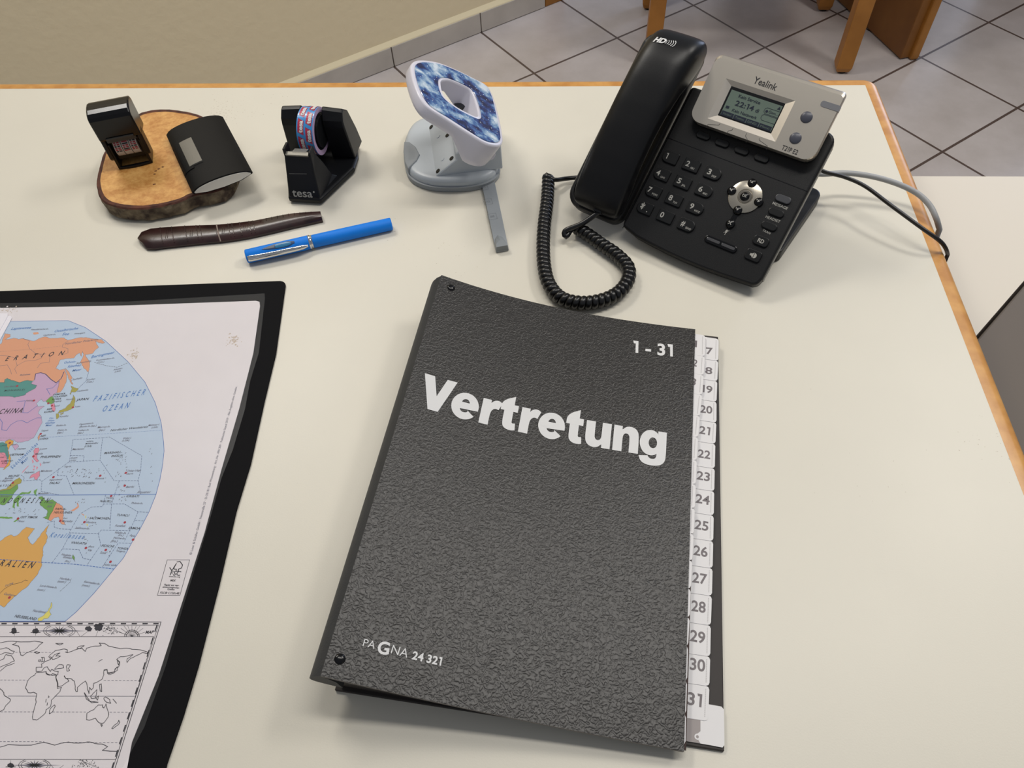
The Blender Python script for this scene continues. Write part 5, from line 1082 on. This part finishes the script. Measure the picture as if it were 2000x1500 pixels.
mxx = nt.nodes.new('ShaderNodeMix'); mxx.data_type = 'RGBA'; mxx.inputs[7].default_value = (.8, .88, .95, 1)
for a_, b_ in ((tc.outputs['Object'], n1.inputs['Vector']), (tc.outputs['Object'], vo.inputs['Vector']), (n1.outputs['Fac'], r1.inputs['Fac']), (vo.outputs['Distance'], st.inputs[0]), (st.outputs[0], mxx.inputs[0]), (r1.outputs['Color'], mxx.inputs[6]), (mxx.outputs[2], b.inputs['Base Color'])): nt.links.new(a_, b_)
MB().loft([lr(ro_-.0040, .0001), lr(ro_-.0044, .0006), lr(rh+.0038, .0006), lr(rh+.0034, .0001)], 0, caps=False).build('patterned_film', gal, lev)
q = LF.px(760+700/3.571, 90+755/3.571)
hb_ = T(760+700/3.571, 90+757/3.571, .043); PFr = Frame(hb_, PB.ex, (0, 0, 1)); MB().cyl(PFr, 0, 0, .006, -.0015, .0012, 24).build('pivot_cap', pb_w, hpun, bevel=.0004)
# ruler
rp = [PB.px(*q, .003) for q in ((941, 360), (966, 354), (993.5, 486), (968.5, 490.5))]
rl = MB().prism([tuple(p) for p in rp], .0006, .0030, PB).build('ruler', pb_d, hpun, bevel=.0004)
u0 = np.array(rp[3]); ux = np.array(rp[2])-u0; uy = (np.array(rp[0])-u0); Lr = np.linalg.norm(uy); uy /= Lr; wr = np.linalg.norm(ux); ux /= wr
RU = Frame(PB.w(u0[0], u0[1], .003), PB.ex*ux[0]+PB.ey*ux[1], PB.ex*uy[0]+PB.ey*uy[1])
MB().loft([[RU.w(x*wr, y*.021, z) for x, y in ((.03, .0), (.97, .0), (.96, .4), (.80, .8), (.5, 1.0), (.24, .8), (.04, .4))] for z in (-.001, .0008)]+[[RU.w(x*wr, y, .0050) for x, y in ((.06, .0), (.94, .0), (.9, .004), (.75, .007), (.5, .0085), (.28, .007), (.1, .004))]]).build('ruler_stop', pbr('ruler_stop_grey', '7f8487', .5), hpun, bevel=.0003)
mb = MB()
for y0_ in (.045, .068, .091):
    if y0_+.008 < Lr: mb.line([(wr*.18, y0_), (wr*.85, y0_), (wr*.85, y0_+.0085), (wr*.18, y0_+.0085)], .0003, .0001, RU, 0, closed=True).text('888' if y0_ < .06 else 'A5', RU, (wr*.35, y0_+.003), (wr*.68, y0_+.003), .0001, 0, cap=.003)
mb.build('ruler_marks', pbr('ruler_print', '75797d', .6), rl)

# ------------------------------------------------------------------ letter opener sheath and pen
lp = [(68, 280), (75, 262), (95, 240), (150, 212), (220, 203), (300, 197), (400, 190), (540, 186), (680, 180), (800, 168), (930, 152), (1050, 128), (1180, 105), (1300, 96), (1394, 92), (1407, 110), (1406, 145), (1300, 170), (1200, 192), (1050, 228), (900, 262), (800, 280), (680, 297), (540, 310), (400, 325), (280, 338), (150, 355), (125, 340), (98, 316)]
P = [WORLD.px(250+x/3.704, 390+y/3.704, .004) for x, y in lp]; cl = np.mean(P, axis=0)
lt_ = thing('leather_sheath', 'dark brown carved leather sheath, long and tapering, left of the blue pen', 'sheath', (cl[0], cl[1], 0))
brown = pbr('brown_leather', '321817', .3, coat=.1, bump=.08, bscale=500, var2='210f0d', vscale=90)
mb = MB()
n = len(P); left = P[:15]; right = P[16:][::-1]
def cross(i):                    # matching points on the two long sides
    t = i/20; A1 = spline([np.append(p, 0) for p in left], 21)[i, :2]; B1 = spline([np.append(p, 0) for p in right], 21)[i, :2]; return A1, B1
secs = []
for i in range(21):
    a, b_ = cross(i); m_ = (a+b_)/2; ht = .0070
    if i == 0: secs.append([np.append(a*(1-s)+b_*s, z) for s, z in ((0, .0005), (0, .004), (.2, .0058), (.5, .0064), (.8, .0058), (1, .004), (1, .0005))]); continue
    secs.append([np.append(a*(1-s)+b_*s, z) for s, z in ((.03, .0003), (0, .0038), (.10, ht*.92), (.5, ht*1.04), (.84, ht*.94), (1, .0034), (.97, .0003))])
MB().loft(secs).build('sheath_body', brown, lt_, smooth=45)
top_s = spline([np.append(p, 0) for p in left], 101)[:, :2]; bot_s = spline([np.append(p, 0) for p in right], 101)[:, :2]
mb = MB()
def rib(i, sk=0, r=.0005, lo_=.1, hi_=.9, tgt=None):
    a, b_ = top_s[i], bot_s[min(100, i+sk)]
    ht = .0070
    pts = [np.append(a*(1-s)+b_*s, float(np.interp(s, (0, .10, .5, .84, 1), (.0038, ht*.92, ht*1.04, ht*.94, .0034)))) for s in np.linspace(lo_, hi_, 9)]
    (tgt or mb).tube(pts, r, 6)
for i in (15, 21, 28, 34, 36, 51, 53, 57, 62, 64): rib(i)
for i in (17, 18, 30, 31, 44, 47, 48, 58, 59, 60): rib(i+2, -3, .0004, .3, .7)
for i in range(68, 97, 3): rib(i, 0, .0004, .1, .3)
mb.build('carving', brown, lt_)
mb = MB(); rib(45, 0, .0007, .0, 1, mb); mb.build('thread_band', pbr('thread', '8a7b70', .7), lt_)

pa, pb2 = np.append(WORLD.px(481, 501, .0068), .0068), np.append(WORLD.px(765, 437, .0062), .0062)
ax = pb2-pa; LP = np.linalg.norm(ax); ax /= LP; sd = np.cross(ax, [0, 0, 1.]); sd /= np.linalg.norm(sd); upv = np.cross(sd, ax)   # sd: towards the viewer side
pn_ = thing('rollerball_pen', 'bright blue capped pen with chrome clip lying on the desk', 'pen', ((pa+pb2)/2)*np.array([1, 1, 0]))
bl_m = pbr('pen_blue', '0f7fe8', .55, spec=.3)
along = lambda t: pa+ax*(LP*t)
tc_ = .425
def seg(ts, rs, name, m, parent=pn_, k=28): return MB().tube([along(t) for t in ts], rs, k).build(name, m, parent, smooth=50)
seg((0, .002, .006, tc_), (.0058, .0064, .0067, .0069), 'cap', bl_m)
seg((tc_, tc_+.003, tc_+.012, tc_+.016, tc_+.024, tc_+.027), (.0067, .0070, .0070, .0063, .0066, .0062), 'ring', chrome)
seg((tc_+.027, tc_+.03, .6, .85, .993, .998, 1), (.0061, .0064, .0064, .0063, .0062, .0059, .0052), 'barrel', bl_m)
# clip on the viewer's side of the cap
dirc = (sd*.80+upv*.25); dirc /= np.linalg.norm(dirc); tv = np.cross(ax, dirc)
secs = []
for t, h_, wd, tk in ((.012, .0062, .0030, .0015), (.03, .0070, .0033, .0018), (.12, .0080, .0030, .0016), (.22, .0085, .0027, .0016), (.32, .0084, .0026, .0018), (.38, .0078, .0024, .0018), (.415, .0070, .0012, .0008)):
    c = along(t)+dirc*h_; secs.append([c+tv*wd*math.cos(a)+dirc*tk*math.sin(a) for a in np.linspace(0, 2*PI, 12, endpoint=False)])
MB().loft(secs).build('clip', chrome, pn_, smooth=60)
d2 = sd*.35+upv*.94; d2 /= np.linalg.norm(d2); t2 = np.cross(ax, d2)
mb = MB()
def patch(ts, ws, m, r=.00705):
    for (ta_, wa), (tb_, wb_) in zip(zip(ts[:-1], ws[:-1]), zip(ts[1:], ws[1:])):
        V = []
        for t, wv in ((ta_, wa), (tb_, wb_)):
            for s in (-1, -.33, .33, 1): an = s*wv/.0069; V.append(along(t)+(d2*math.cos(an)+t2*math.sin(an))*r)
        mb.add(V, [(i, i+1, i+5, i+4) for i in range(3)], m)
patch((.115, .16, .2, .29, .335), (.0002, .0018, .0026, .0032, .0012), 1)
patch((.12, .17, .2), (.0001, .0009, .0010), 2, .00712); patch((.205, .28, .31), (.0018, .0023, .0014), 0, .00712)
mb.build('window_print', [pbr('pen_teal', '1d6f9c', .3), pbr('pen_dark', '173a66', .4), chrome], pn_)
